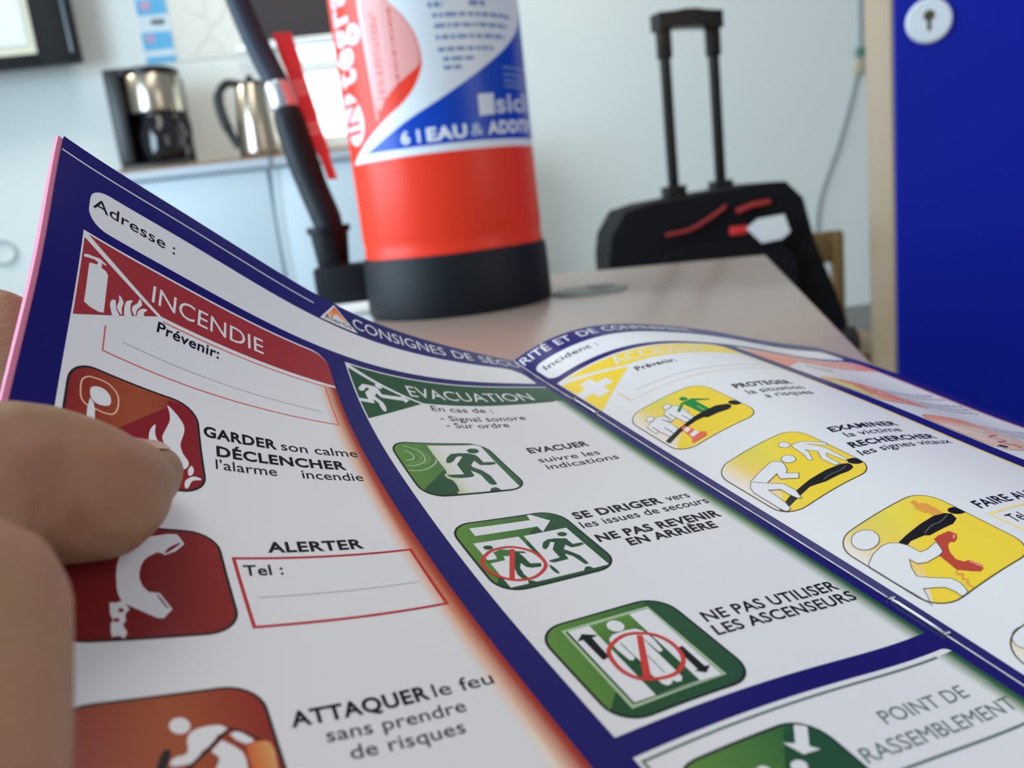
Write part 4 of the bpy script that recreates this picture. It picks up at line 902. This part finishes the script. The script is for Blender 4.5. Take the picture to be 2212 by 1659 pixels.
bm = bmesh.new(); tube(bm, spline([(0.08, -0.01, 0.160), (0.108, -0.012, 0.158), (0.112, -0.012, 0.11), (0.096, -0.01, 0.075)], 5), 0.008, 10); finish(bm, 'carafe_handle', black_pl, ca)
bm = bmesh.new(); lathe(bm, [(0.008, 0.17), (0.064, 0.172), (0.064, 0.179)], 32, (0.020, 0, 0)); finish(bm, 'carafe_lid', black_pl, ca)

# kettle
t = thing('electric_kettle', 'steel electric kettle with black handle between coffee maker and window', 'kettle', on_cabinet(0.385, 0.2), WALL_A)
bm = bmesh.new(); lathe(bm, [(0.074, 0.0), (0.076, 0.012), (0.07, 0.02)], 40); finish(bm, 'power_base', black_pl, t)
bm = bmesh.new(); lathe(bm, [(0.068, 0.02), (0.070, 0.03), (0.064, 0.12), (0.052, 0.22), (0.046, 0.236)], 48); finish(bm, 'body', steel_b, t)
bm = bmesh.new(); lathe(bm, [(0.046, 0.236), (0.046, 0.246), (0.02, 0.254)], 40); lathe(bm, [(0.008, 0.252), (0.012, 0.262), (0.006, 0.27)], 16); finish(bm, 'lid', black_pl, t)
bm = bmesh.new(); tube(bm, spline([(-0.035, 0, 0.244), (-0.075, 0, 0.250), (-0.106, 0, 0.215), (-0.104, 0, 0.15), (-0.082, 0, 0.08), (-0.066, 0, 0.05)], 6), [0.013] * 12 + [0.016] * 10 + [0.013] * 9, 12); finish(bm, 'handle', black_pl, t)
bm = bmesh.new(); prism(bm, [(0.05, 0.17), (0.085, 0.235), (0.044, 0.235)], -0.014, 0.014); finish(bm, 'spout', steel_b, t, bevel=0.004)

bm = bmesh.new(); tube(bm, spline([(0.06, -0.03, 0.004), (0.05, -0.12, 0.004), (0.052, -0.205, 0.006), (0.0555, -0.219, -0.004), (0.053, -0.222, -0.05), (0.046, -0.221, -0.2), (0.050, -0.220, -0.45), (0.056, -0.218, -0.8)], 6), 0.0032, 8); finish(bm, 'power_cord', mat('grey_cord', (104, 118, 120), 0.6), t)

# table
T_R = Vector((-0.2288, -0.9735, 0)); T_L = Vector((-0.9735, 0.2288, 0))      # towards the reader, to the left
T0 = Vector((0.2995, 0.9359, 0))
t = thing('office_table', 'pale beige laminate office table under the fire extinguisher', 'table', (T0 + T_L * 0.65 + T_R * 0.31)[:])
t.rotation_euler.z = math.atan2(-T_L.y, -T_L.x)
lam = mat('beige_laminate', (166, 147, 134), 0.27, spec=0.5, var=0.03, scale=25)
bm = bmesh.new(); box(bm, -0.65, 0.65, -0.31, 0.31, 0.713, 0.74); finish(bm, 'tabletop', lam, t, bevel=0.003)
bm = bmesh.new(); box(bm, -0.58, 0.58, -0.25, 0.25, 0.66, 0.713); finish(bm, 'apron', mat('grey_metal', (120, 122, 124), 0.4, metal=0.6), t, smooth=False)
for sx in (-1, 1):
    for sy in (-1, 1):
        bm = bmesh.new(); tube(bm, [(sx * 0.57, sy * 0.24, 0.0), (sx * 0.57, sy * 0.24, 0.69)], 0.02, 16); finish(bm, 'leg', MATS['grey_metal'], t)
gx = Vector((0.0825, 0.7825, 0)) - Vector(t.location); ca_, sa_ = math.cos(t.rotation_euler.z), math.sin(t.rotation_euler.z)
gl = (gx.x * ca_ + gx.y * sa_, -gx.x * sa_ + gx.y * ca_)
bm = bmesh.new(); lathe(bm, [(0.036, 0.738), (0.036, 0.7412), (0.033, 0.7422), (0.002, 0.7422)], 40, (gl[0], gl[1], 0)); gr = finish(bm, 'cable_grommet', mat('grey_green_plastic', (112, 118, 112), 0.45), t)
bm = bmesh.new(); box(bm, gl[0] - 0.004, gl[0] + 0.022, gl[1] + 0.012, gl[1] + 0.018, 0.742, 0.7428); box(bm, gl[0] + 0.004, gl[0] + 0.020, gl[1] - 0.018, gl[1] - 0.012, 0.742, 0.7428); finish(bm, 'grommet_slot', mat('slot_dark', (52, 58, 56), 0.6), gr, smooth=False)

bm = bmesh.new(); bm_v = [(-0.1155, 0.735), (-0.142, 0.925), (-0.352, 0.895), (-0.325, 0.705)]
a = [bm.verts.new((x, y, 0.7402)) for x, y in bm_v]; b = [bm.verts.new((x, y, 0.7406)) for x, y in bm_v]
bm.faces.new(a[::-1]); bm.faces.new(b)
for k in range(4):
    bm.faces.new((a[k], a[(k + 1) % 4], b[(k + 1) % 4], b[k]))
tag(finish(bm, 'paper_sheet', mat('white_paper', (228, 236, 236), 0.6), smooth=False), 'white paper sheet lying on the table left of the extinguisher base', 'paper')

# ------------------------------------------------------------------ fire extinguisher
EX = (-0.039, 0.7891); ER = 0.0825
t = thing('fire_extinguisher', 'red water fire extinguisher with white and blue label standing on the table', 'fire extinguisher', (EX[0], EX[1], 0.7408))
red_paint = mat('red_enamel', (244, 60, 36), 0.36, spec=0.25, coat=0.0, var=0.02)
rubber = mat('black_rubber', (15, 20, 27), 0.55, spec=0.25, var=0.1)
bm = bmesh.new(); lathe(bm, [(0.078, 0.012), (0.0815, 0.045), (0.0825, 0.058), (0.0815, 0.062), (0.0825, 0.066)] + [(0.0825, z) for z in (0.12, 0.2, 0.3, 0.38)] + [(0.080, 0.41), (0.071, 0.437), (0.055, 0.455), (0.034, 0.466), (0.026, 0.47), (0.026, 0.49)], 96)
finish(bm, 'cylinder', red_paint, t)
bm = bmesh.new(); lathe(bm, [(0.070, 0.0), (0.0855, 0.0), (0.0862, 0.003), (0.0855, 0.049), (0.0835, 0.0525), (0.0828, 0.0525), (0.0822, 0.03), (0.070, 0.010)], 96, closed_top=False, closed_bot=False); finish(bm, 'base_ring', rubber, t)
# valve and lever above the frame
bm = bmesh.new(); lathe(bm, [(0.024, 0.485), (0.024, 0.53), (0.018, 0.535)], 32); box(bm, -0.02, 0.02, -0.07, 0.02, 0.53, 0.545); finish(bm, 'valve', mat('brass_metal', (190, 170, 120), 0.3, metal=1.0), t)
bm = bmesh.new(); box(bm, -0.012, 0.012, -0.12, 0.02, 0.555, 0.566); finish(bm, 'lever', red_paint, t, bevel=0.003)


def rel(p):
    return Vector(p) - Vector(t.location)


# hose, ferrule, nozzle, holder at the left side
bm = bmesh.new(); tube(bm, spline([rel(q) for q in ((-0.1905, 0.8482, 0.963), (-0.205, 0.858, 1.000), (-0.2190, 0.8665, 1.047), (-0.228, 0.868, 1.10), (-0.20, 0.855, 1.20), (-0.13, 0.825, 1.27), (-0.062, 0.795, 1.262))], 6), 0.0118, 16); finish(bm, 'hose', mat('hose_rubber', (44, 52, 66), 0.55, spec=0.25), t)
bm = bmesh.new(); tube(bm, [rel(q) for q in ((-0.1905, 0.8482, 0.966), (-0.1903, 0.8480, 0.9625), (-0.1855, 0.8436, 0.942), (-0.185, 0.843, 0.939))], [0.0115, 0.0134, 0.0140, 0.0120], 24); finish(bm, 'ferrule', mat('crimped_steel', (214, 218, 226), 0.35, metal=0.9), t)
bm = bmesh.new(); tube(bm, spline([rel(q) for q in ((-0.1856, 0.8434, 0.9415), (-0.181, 0.838, 0.918), (-0.170, 0.829, 0.87), (-0.157, 0.819, 0.825), (-0.1555, 0.812, 0.788))], 5), [0.010, 0.0125, 0.0136, 0.0142, 0.0146] + [0.0148] * 5 + [0.0142] * 5 + [0.0130] * 6, 24); finish(bm, 'nozzle', mat('nozzle_rubber', (20, 25, 33), 0.55, spec=0.25), t)
bm = bmesh.new(); lathe(bm, [(0.0135, 0.0), (0.0150, 0.002), (0.0178, 0.033), (0.0205, 0.034), (0.0205, 0.040), (0.0150, 0.040), (0.0140, 0.02)], 28, rel((-0.1575, 0.8145, 0.787)), closed_top=False); cup = finish(bm, 'nozzle_cup', rubber, t)
bm = bmesh.new(); box(bm, -0.1365, -0.078, 0.006, 0.036, 0.012, 0.049); finish(bm, 'holder_foot', rubber, t, bevel=0.004)
bm = bmesh.new()
pts = spline([rel(q) for q in ((-0.1815, 0.861, 1.012), (-0.176, 0.858, 0.985), (-0.167, 0.849, 0.942), (-0.157, 0.838, 0.905), (-0.1485, 0.829, 0.870))], 5)
w = [0.0085] * 6 + [0.0075] * 6 + [0.006] * 5 + [0.0042] * 4
for k in range(len(pts) - 1):
    p, q = Vector(pts[k]), Vector(pts[k + 1]); sx = Vector((1, 0.1, 0))
    vs = [bm.verts.new(v) for v in (p - sx * w[k] + Vector((0, 0.002, 0)), p + sx * w[k] + Vector((0, 0.002, 0)), q + sx * w[k + 1] + Vector((0, 0.002, 0)), q - sx * w[k + 1] + Vector((0, 0.002, 0)), p - sx * w[k] - Vector((0, 0.002, 0)), p + sx * w[k] - Vector((0, 0.002, 0)), q + sx * w[k + 1] - Vector((0, 0.002, 0)), q - sx * w[k + 1] - Vector((0, 0.002, 0)))]
    for f in ((0, 1, 2, 3), (7, 6, 5, 4), (0, 4, 5, 1), (2, 6, 7, 3), (0, 3, 7, 4), (1, 5, 6, 2)):
        bm.faces.new([vs[i] for i in f])
bmesh.ops.remove_doubles(bm, verts=bm.verts, dist=1e-5)
finish(bm, 'strap', mat('red_strap', (214, 40, 44), 0.45, var=0.25, scale=80), t)['label'] = 'red strap beside the hose'

# label wrapped round the cylinder (mm: along the girth, height above the table)
A0 = math.atan2(0 - EX[1], 0 - EX[0])


def wrap(s, z, off):
    a = A0 + np.asarray(s) / (ER * 1000.0)
    r = ER + 0.00005 + np.asarray(off) / 1000.0
    N = np.stack([np.cos(a), np.sin(a), np.zeros_like(a)], 1)
    return np.stack([r * N[:, 0], r * N[:, 1], np.asarray(z) / 1000.0 - 0.0008], 1), N


lab = Press(wrap, (2.5, 12.0), 1, 0.04)
LB, LR, LW = lin((8, 70, 190)), lin((240, 58, 38)), lin((232, 240, 246))
edge = spline([(-99.3, 135.9), (-85.4, 143.6), (-64.2, 155.5), (-42.1, 168.9), (-27.4, 177.4), (-16.2, 187.9), (-9.6, 198.9), (-7.1, 208.0), (-8.7, 223.8), (-13.7, 236.0), (-20.6, 246.1), (-29.7, 256.0), (-38, 268), (-42, 290), (-30, 310)], 4)
lab.poly(1, LW, [(150, 136), (150, 310)] + edge[::-1])
blue = spline([(-74.0, 142.2), (-51.8, 150.8), (-25.9, 163.5), (1.6, 176.3), (29.3, 190.9), (56.7, 206.6), (76.1, 218.3), (95.6, 232.0), (109.1, 246), (118, 262), (126, 300)], 4)
lab.poly(2, LB, [(148, 300), (148, 142.2)] + blue)
# pink block paints in a window reflection; upright lettering on the red flank
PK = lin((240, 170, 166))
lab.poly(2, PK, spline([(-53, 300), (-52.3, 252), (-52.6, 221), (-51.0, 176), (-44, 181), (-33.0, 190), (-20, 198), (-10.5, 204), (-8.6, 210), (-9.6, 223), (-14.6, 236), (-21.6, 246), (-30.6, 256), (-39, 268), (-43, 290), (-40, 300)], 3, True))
rnd = random.Random(5)
for x in (-47.5, -43.8, -30.0):
    z = 182.0
    while z < 250:
        h = 1.2 + 3.2 * rnd.random(); lab.rect(3, lin((214, 70, 62)), x, z, x + 2.4, min(250, z + h)); z += h + 1.0 + 1.2 * rnd.random()
lab.poly(3, lin((248, 206, 206)), [(-56.5, 300), (-58, 252), (-53.6, 166), (-52.4, 168), (-53.2, 252), (-52, 300)])  # pale sliver paints a window glint onto the red
oval = [(-88.5 + 18.5 * math.cos(a) + 0.55 * 21 * math.sin(a) * -0.25, 172.5 + 21.5 * math.sin(a)) for a in [k * math.pi / 16 for k in range(32)]]
lab.poly(2, lin((246, 226, 236)), oval)
lab.text(4, LR, 'IN', (-75.5, 160), (-75.5, 186), (-27, 0), 0.01)
lab.text(3, lin((246, 222, 232)), 'tégral', (-73, 198.5), (-73, 284), (-37, 0), 0.03)
lab.text(3, lin((240, 246, 252)), '6 l', (-33, 145.6), (-16.5, 145.6), (0, 9.6), 0.03)
lab.text(3, lin((240, 246, 252)), 'EAU', (-11, 145.6), (22.5, 146.0), (0, 9.6), 0.045)
lab.text(3, lin((210, 222, 240)), '&', (26, 146.4), (37, 146.7), (0, 9.4), 0.0)
lab.text(3, lin((240, 246, 252)), 'ADDITIF', (41.4, 146.8), (104, 148.0), (0, 9.4), 0.04)
lab.poly(3, lin((226, 234, 244)), [(35.2, 161.4), (50.2, 162.2), (51.2, 179.0), (35.6, 178.6)])
lab.text(3, lin((206, 216, 234)), 'sicli', (51.9, 163.4), (104, 165.2), (0, 14.5), 0.03)
for xa, xb, z, h in ((5.8, 83.0, 240, 3.0), (6.0, 76.3, 232, 3.0), (6.1, 71.4, 223.4, 3.0), (6.6, 56.8, 214.2, 3.0), (10, 36.0, 206.8, 3.0), (9.6, 26.1, 200.4, 3.0), (3, 15, 248, 4.0), (37, 53, 248.6, 4.0)):
    x = xa
    while x < xb:
        wd = 2.5 + 7 * rnd.random(); lab.rect(3, lin((112, 146, 196)), x, z - h / 2, min(xb, x + wd), z + h / 2); x += wd + 1.8
for z in (199.5, 194, 189, 184.6):
    lab.rect(3, lin((120, 142, 190)), 62 + 4 * rnd.random(), z - 1.0, 104, z + 1.0)
o = lab.build('label_sticker', print_mat('glossy_label', 0.3, 0.3), t); o['label'] = 'white and blue label with red lettering band'

# ------------------------------------------------------------------ trolley bag on a wooden chair
t = thing('trolley_bag', 'black soft trolley bag with raised pull handle in front of the wall', 'suitcase', (0.43, 1.66, 0.46))
bag = mat('black_nylon', (12, 13, 18), 0.8, spec=0.2, bump=0.4, bscale=500)
out = [(-0.225, 0.02), (-0.222, 0.24), (-0.214, 0.283), (-0.185, 0.325), (-0.14, 0.335), (-0.03, 0.343), (0.086, 0.350), (0.115, 0.348), (0.146, 0.315), (0.166, 0.23), (0.198, 0.145), (0.222, 0.075), (0.224, 0.02), (0.19, 0.0), (-0.20, 0.0)]
bm = bmesh.new(); prism(bm, out, -0.09, 0.13); finish(bm, 'body', bag, t, bevel=0.018, seg=4, angle=60)
bm = bmesh.new(); prism(bm, [(-0.15, 0.02), (-0.15, 0.20), (-0.11, 0.245), (0.08, 0.255), (0.12, 0.21), (0.13, 0.02)], -0.115, -0.085); finish(bm, 'front_pocket', bag, t, bevel=0.012, seg=3, angle=60)
redp = mat('red_piping', (150, 32, 34), 0.6)
bm = bmesh.new(); tube(bm, spline([(-0.115, -0.098, 0.275), (-0.07, -0.100, 0.280), (-0.03, -0.100, 0.298), (0.0, -0.096, 0.315)], 5), 0.0035, 8); finish(bm, 'red_piping', redp, t)
bm = bmesh.new(); tube(bm, [(0.020, -0.094, 0.303), (0.05, -0.098, 0.312), (0.082, -0.094, 0.314)], 0.0055, 8); finish(bm, 'grab_strap', redp, t)
bm = bmesh.new(); box(bm, -0.002, 0.032, -0.122, -0.116, 0.262, 0.278); finish(bm, 'zip_pull', mat('bright_red', (200, 40, 40), 0.5), t, bevel=0.003)
bm = bmesh.new(); prism(bm, [(0.028, 0.272), (0.055, 0.243), (0.092, 0.246), (0.108, 0.258), (0.098, 0.290), (0.05, 0.287)], -0.124, -0.121); finish(bm, 'luggage_tag', mat('white_tag', (220, 226, 232), 0.4), t, smooth=False)
tel = mat('black_tube', (28, 28, 30), 0.35, metal=0.3)
bm = bmesh.new()
for x in (-0.068, 0.036):
    box(bm, x - 0.0085, x + 0.0085, 0.035, 0.050, 0.30, 0.63)
    box(bm, x - 0.0115, x + 0.0115, 0.032, 0.053, 0.60, 0.66)
    box(bm, x - 0.02, x + 0.02, 0.028, 0.058, 0.33, 0.362)
ph = finish(bm, 'pull_handle', tel, t, bevel=0.002)
ph.matrix_local = Matrix.Translation((-0.016, 0.042, 0)) @ Matrix.Rotation(math.radians(20), 4, 'Z') @ Matrix.Diagonal((1.06, 1, 1, 1)) @ Matrix.Translation((0.016, -0.042, 0))
bm = bmesh.new(); prism(bm, [(-0.083, 0.650), (-0.083, 0.681), (-0.05, 0.683), (-0.03, 0.686), (-0.002, 0.686), (0.018, 0.683), (0.051, 0.681), (0.051, 0.650), (0.018, 0.653), (-0.016, 0.654), (-0.05, 0.653)], 0.026, 0.060); finish(bm, 'grip', black_pl, ph, bevel=0.005, seg=3, angle=50)
for x in (-0.19, 0.222):
    bm = bmesh.new(); tube(bm, [(x - 0.014, 0.10 if x < 0 else -0.085, 0.032), (x + 0.014, 0.10 if x < 0 else -0.085, 0.032)], 0.030, 24); finish(bm, 'wheel', mat('wheel_rubber', (34, 32, 34), 0.6), t)
t = thing('wooden_chair', 'beige wooden chair behind and under the black trolley bag', 'chair', (0.555, 1.72, 0))
beech = mat('beech_wood', (156, 132, 88), 0.5, var=0.15, scale=18)
bm = bmesh.new(); box(bm, -0.25, 0.25, -0.11, 0.25, 0.435, 0.458); finish(bm, 'seat', beech, t, bevel=0.006)
bm = bmesh.new(); box(bm, -0.25, 0.25, 0.225, 0.245, 0.605, 0.678); finish(bm, 'backrest', beech, t, bevel=0.006)
for sx in (-1, 1):
    bm = bmesh.new(); box(bm, sx * 0.237 - 0.012, sx * 0.237 + 0.012, 0.22, 0.249, 0.0, 0.672); finish(bm, 'leg', beech, t, bevel=0.003)
    bm = bmesh.new(); box(bm, sx * 0.237 - 0.012, sx * 0.237 + 0.012, -0.10, -0.071, 0.0, 0.435); finish(bm, 'leg', beech, t, bevel=0.003)

# cable on the wall
t = thing('wall_cable', 'thin grey cable hanging down the wall beside the blue cupboard', 'cable', wall_at(0, 0, 0), WALL_A)
bm = bmesh.new(); tube(bm, [(x, -0.009, z) for x, z in spline([(2.478, 1.9), (2.47, 1.5), (2.466, 1.25), (2.456, 1.166), (2.424, 1.051), (2.373, 0.901), (2.322, 0.783), (2.29, 0.698), (2.273, 0.592), (2.262, 0.317), (2.262, 0.1)], 5)], 0.0055, 10); finish(bm, 'lead', mat('grey_cable', (150, 160, 164), 0.6), t)
bm = bmesh.new(); box(bm, 2.448, 2.482, -0.024, -0.004, 1.213, 1.243); finish(bm, 'connector', mat('green_plastic', (96, 140, 120), 0.5), t, bevel=0.003)
bm = bmesh.new(); box(bm, 2.442, 2.474, -0.024, -0.004, 1.150, 1.200); finish(bm, 'plug', mat('beige_plastic', (196, 184, 160), 0.5), t, bevel=0.004)

# ------------------------------------------------------------------ blue cupboard
t = thing('blue_cupboard', 'tall cupboard with royal blue door and beige wooden side at the right', 'cupboard', (0.5242, 1.1033, 0), math.radians(-20))
side = mat('cupboard_wood', (178, 156, 130), 0.45, var=0.06, scale=14)
bm = bmesh.new(); box(bm, 0.0, 0.80, 0.022, 0.45, 0.0, 1.9); finish(bm, 'carcass', side, t, smooth=False)
bm = bmesh.new(); box(bm, 0.003, 0.797, 0.0, 0.020, 0.06, 1.885); d = finish(bm, 'door', mat('royal_blue', (2, 24, 152), 0.5, spec=0.2, var=0.03, scale=8), t, bevel=0.002)
bm = bmesh.new()
lathe(bm, [(0.0262, 0.0), (0.0262, 0.003), (0.024, 0.0052), (0.001, 0.0056)], 48)
bmesh.ops.rotate(bm, verts=bm.verts, cent=(0, 0, 0), matrix=Matrix.Rotation(math.radians(90), 3, 'X'))
bmesh.ops.translate(bm, verts=bm.verts, vec=(0.0412, 0.0, 0.988))
esc = finish(bm, 'lock_rosette', mat('white_enamel', (226, 234, 240), 0.3), d)
bm = bmesh.new()
lathe(bm, [(0.0062, 0.0), (0.0062, 0.0062)], 24, (0.0, 0.0045, 0)); box(bm, -0.0022, 0.0022, -0.013, 0.002, 0.0, 0.0060)
bmesh.ops.rotate(bm, verts=bm.verts, cent=(0, 0, 0), matrix=Matrix.Rotation(math.radians(90), 3, 'X'))
bmesh.ops.translate(bm, verts=bm.verts, vec=(0.0412, 0.0, 0.9895))
finish(bm, 'keyhole', mat('old_brass', (92, 84, 62), 0.5, metal=0.5), esc, smooth=False)

# ------------------------------------------------------------------ the reader's left hand
def pix(px, py, z):
    """point z millimetres in front of the lens along a line of sight"""
    v = np.array([(px - 1106.0) / 1800.0 * z, (py - 829.5) / 1800.0 * z, z]) / 1000.0
    return Vector(CAM_M @ v) + Vector((0, 0, CAM_H))


def over(x, y, h):
    return leaf1(0, x, y, h)[0]


skin = mat('skin', (152, 116, 88), 0.5, spec=0.3, var=0.10, scale=60, bump=0.22, bscale=700)
_nt = skin.node_tree; _b = _nt.nodes['Principled BSDF']
_mixn = [n for n in _nt.nodes if n.type == 'MIX'][0]; _tc = [n for n in _nt.nodes if n.type == 'TEX_COORD'][0]
_n3 = _nt.nodes.new('ShaderNodeTexNoise'); _n3.inputs['Scale'].default_value = 34; _n3.inputs['Detail'].default_value = 2
_nt.links.new(_tc.outputs['Object'], _n3.inputs['Vector'])
_cr = _nt.nodes.new('ShaderNodeValToRGB'); _cr.color_ramp.elements[0].position = 0.42; _cr.color_ramp.elements[1].position = 0.68
_nt.links.new(_n3.outputs['Fac'], _cr.inputs['Fac'])
_m2 = _nt.nodes.new('ShaderNodeMix'); _m2.data_type = 'RGBA'; _m2.inputs[7].default_value = lin((164, 112, 90)) + (1,)
_nt.links.new(_cr.outputs['Color'], _m2.inputs[0]); _nt.links.new(_mixn.outputs[2], _m2.inputs[6]); _nt.links.new(_m2.outputs[2], _b.inputs['Base Color'])
_b.inputs['Subsurface Weight'].default_value = 0.08; _b.inputs['Subsurface Radius'].default_value = (1.0, 0.35, 0.2); _b.inputs['Subsurface Scale'].default_value = 0.003
chains = []
# thumb on top of the page
thumb = [(over(24.0, 89.2, 5.0), 5.0), (over(20.5, 93.7, 6.6), 6.8), (over(13.3, 103.3, 10.0), 10.3), (over(8.4, 103.6, 11.2), 11.6), (over(3.5, 102.6, 11.3), 11.6), (over(-1.7, 103.2, 11.8), 11.3)]
cmc = pix(-290, 1340, 84)
thumb += [(pix(-150, 1105, 104), 12.0), (cmc, 13.0)]
chains.append(thumb)
# ball of the thumb and wrist
chains.append([(pix(-88, 1335, 86), 11.0), (pix(-105, 1500, 79), 10.8), (pix(-140, 1800, 68), 10.4), (pix(-440, 1950, 67), 10.0), (pix(-850, 2150, 76), 13.0)])
wrist = pix(-900, 2300, 95)
palm = [pix(-560, 860, 166), pix(-560, 1080, 158), pix(-600, 1280, 150), pix(-660, 1480, 142)]
for k, kn in enumerate(palm):
    chains.append([(kn, 10.5), ((kn + wrist) / 2, 13.0), (wrist, 17.0)])
for k in range(3):
    for s in (0.125, 0.25, 0.375, 0.5, 0.625, 0.75, 0.875):
        kn = palm[k].lerp(palm[k + 1], s); chains.append([(kn, 10.8), ((kn + wrist) / 2, 13.0), (wrist, 17.0)])
mid = [(p + wrist) / 2 for p in palm]
mcp = pix(-150, 1105, 104)
for s in (0.0, 0.15, 0.3, 0.45, 0.6, 0.75, 0.9, 1.0):
    chains.append([(mcp.lerp(cmc, s), 11.5 + 1.2 * s), (palm[0].lerp(mid[0], 0.35 + 0.65 * s), 11.0)])
    chains.append([(mcp.lerp(cmc, s), 11.5 + 1.2 * s), (palm[1].lerp(mid[1], 0.35 + 0.65 * s), 11.5)])
for s in (0.15, 0.3, 0.45, 0.6, 0.75):
    chains.append([(cmc.lerp(wrist, s), 14.0 + 3 * s), (mid[1].lerp(wrist, s), 13.5 + 3 * s)])
arm = (wrist - (palm[1] + palm[2]) / 2).normalized()
chains.append([(cmc, 13.0), (wrist, 18.0)])
chains.append([(wrist, 20.0), (wrist + arm * 0.05 + Vector((-0.02, 0, 0)), 25.0), (wrist + arm * 0.15 + Vector((-0.07, 0, 0)), 31.0), (wrist + arm * 0.26 + Vector((-0.13, 0, 0)), 36.0)])
chains.append([(palm[0], 10.0), (palm[1], 11.0), (palm[2], 11.0), (palm[3], 10.5)])
chains.append([(pix(-170, 1110, 106), 12.0), ((palm[0] + palm[1]) / 2, 10.0)])
# fingers folded behind the sheets
chains.append([(palm[0], 12.0), (pix(-240, 775, 168), 11.6), (pix(-20, 742, 168), 11.8), (over(9, 68, -13.6), 10.6), (over(22, 74, -11.0), 8.4)])
for kn, ya, reach, r in zip(palm[1:], (92, 112, 130), (25, 22, 16), (9.6, 9.2, 8.0)):
    chains.append([(kn, r + 0.8), (over(-6, ya, -(r + 7.5)), r), (over(reach * 0.45, ya + 3, -(r + 3.6)), r * 0.92), (over(reach, ya + 6, -(r * 0.78 + 2.6)), r * 0.76)])
bm = bmesh.new(); bmesh.ops.create_icosphere(bm, subdivisions=2, radius=1.0)
bm.verts.ensure_lookup_table()
SV = np.array([v.co[:] for v in bm.verts]); SF = np.array([[v.index for v in f.verts] for f in bm.faces]); bm.free()
allv, allf, nv0 = [], [], 0
for ch in chains:
    pts = []
    for (a, ra), (b, rb) in zip(ch, ch[1:]):
        L = (b - a).length * 1000; n = max(2, int(L / 1.6))
        for i in range(n):
            s = i / n; pts.append((a.lerp(b, s), ra + (rb - ra) * (s * s * (3 - 2 * s))))
    pts.append(ch[-1])
    for p, r in pts:
        allv.append(SV * (r / 1000.0) + np.array(p[:])); allf.append(SF + nv0); nv0 += len(SV)
me = bpy.data.meshes.new('hand'); me.from_pydata(np.concatenate(allv).tolist(), [], np.concatenate(allf).tolist()); me.update()
tmp = obj('hand', me, skin)
rm = tmp.modifiers.new('skin_union', 'REMESH'); rm.mode = 'VOXEL'; rm.voxel_size = 0.0009; rm.use_smooth_shade = True
sm = tmp.modifiers.new('relax', 'SMOOTH'); sm.factor = 0.5; sm.iterations = 14
dg = bpy.context.evaluated_depsgraph_get(); dg.update()
hm = bpy.data.meshes.new_from_object(tmp.evaluated_get(dg)); hm.name = 'hand'
bpy.data.objects.remove(tmp)
# flesh flattens where it touches the sheets
from mathutils.bvhtree import BVHTree
gx_ = np.linspace(-1.1, 148, 75); gy_ = np.linspace(0.2, 210, 106)
GX_, GY_ = np.meshgrid(gx_, gy_, indexing='ij')
LP, LN = leaf(0, GX_.ravel(), GY_.ravel(), np.zeros(GX_.size))
quads = [(i * 106 + j, (i + 1) * 106 + j, (i + 1) * 106 + j + 1, i * 106 + j + 1) for i in range(74) for j in range(105)]
sheet = BVHTree.FromPolygons([Vector(p) for p in LP], quads)
for v in hm.vertices:
    loc, nrm, idx, dist = sheet.find_nearest(v.co, 0.004)
    if loc is None:
        continue
    nv = Vector(LN[quads[idx][0]]); d = (v.co - loc).dot(nv)
    if abs(d) < 0.8 * dist:
        continue
    if -0.0010 < d < 0.0004:
        v.co = loc + nv * 0.0004
    elif -0.0021 < d <= -0.0010:
        v.co = loc - nv * 0.0021
hand = obj('hand', hm); hm.materials.clear(); hm.materials.append(skin)
for p in hm.polygons:
    p.use_smooth = True
tag(hand, 'left hand pinching the left edge of the open booklet with its thumb on top', 'hand')
# thumb nail on the far side of the tip
bm = bmesh.new()
c0, nn = leaf1(0, 26.5, 82.0, 0.0)
ax = (over(24.0, 89.2, 5.0) - over(13.3, 103.3, 10.0)).normalized()
upv = (nn * 0.30 + (leaf1(0, 26.5, 72.0)[0] - c0).normalized() * 0.95).normalized()
upv = (upv - ax * upv.dot(ax)).normalized(); sd = ax.cross(upv)
base = over(19.6, 94.8, 7.0)
g = []
for i in range(9):
    row = []
    for j in range(9):
        u = i / 8; a = math.radians(-52 + 104 * j / 8)
        rr = 0.0080 - 0.0023 * u
        row.append(bm.verts.new(base + ax * (-0.003 + 0.0105 * u * (1 - 0.18 * abs(math.sin(a)))) + (upv * math.cos(a) + sd * math.sin(a)) * rr))
    g.append(row)
for i in range(8):
    for j in range(8):
        bm.faces.new((g[i][j], g[i + 1][j], g[i + 1][j + 1], g[i][j + 1]))
nail = finish(bm, 'thumbnail', mat('nail', (206, 160, 140), 0.3, coat=0.3), hand)
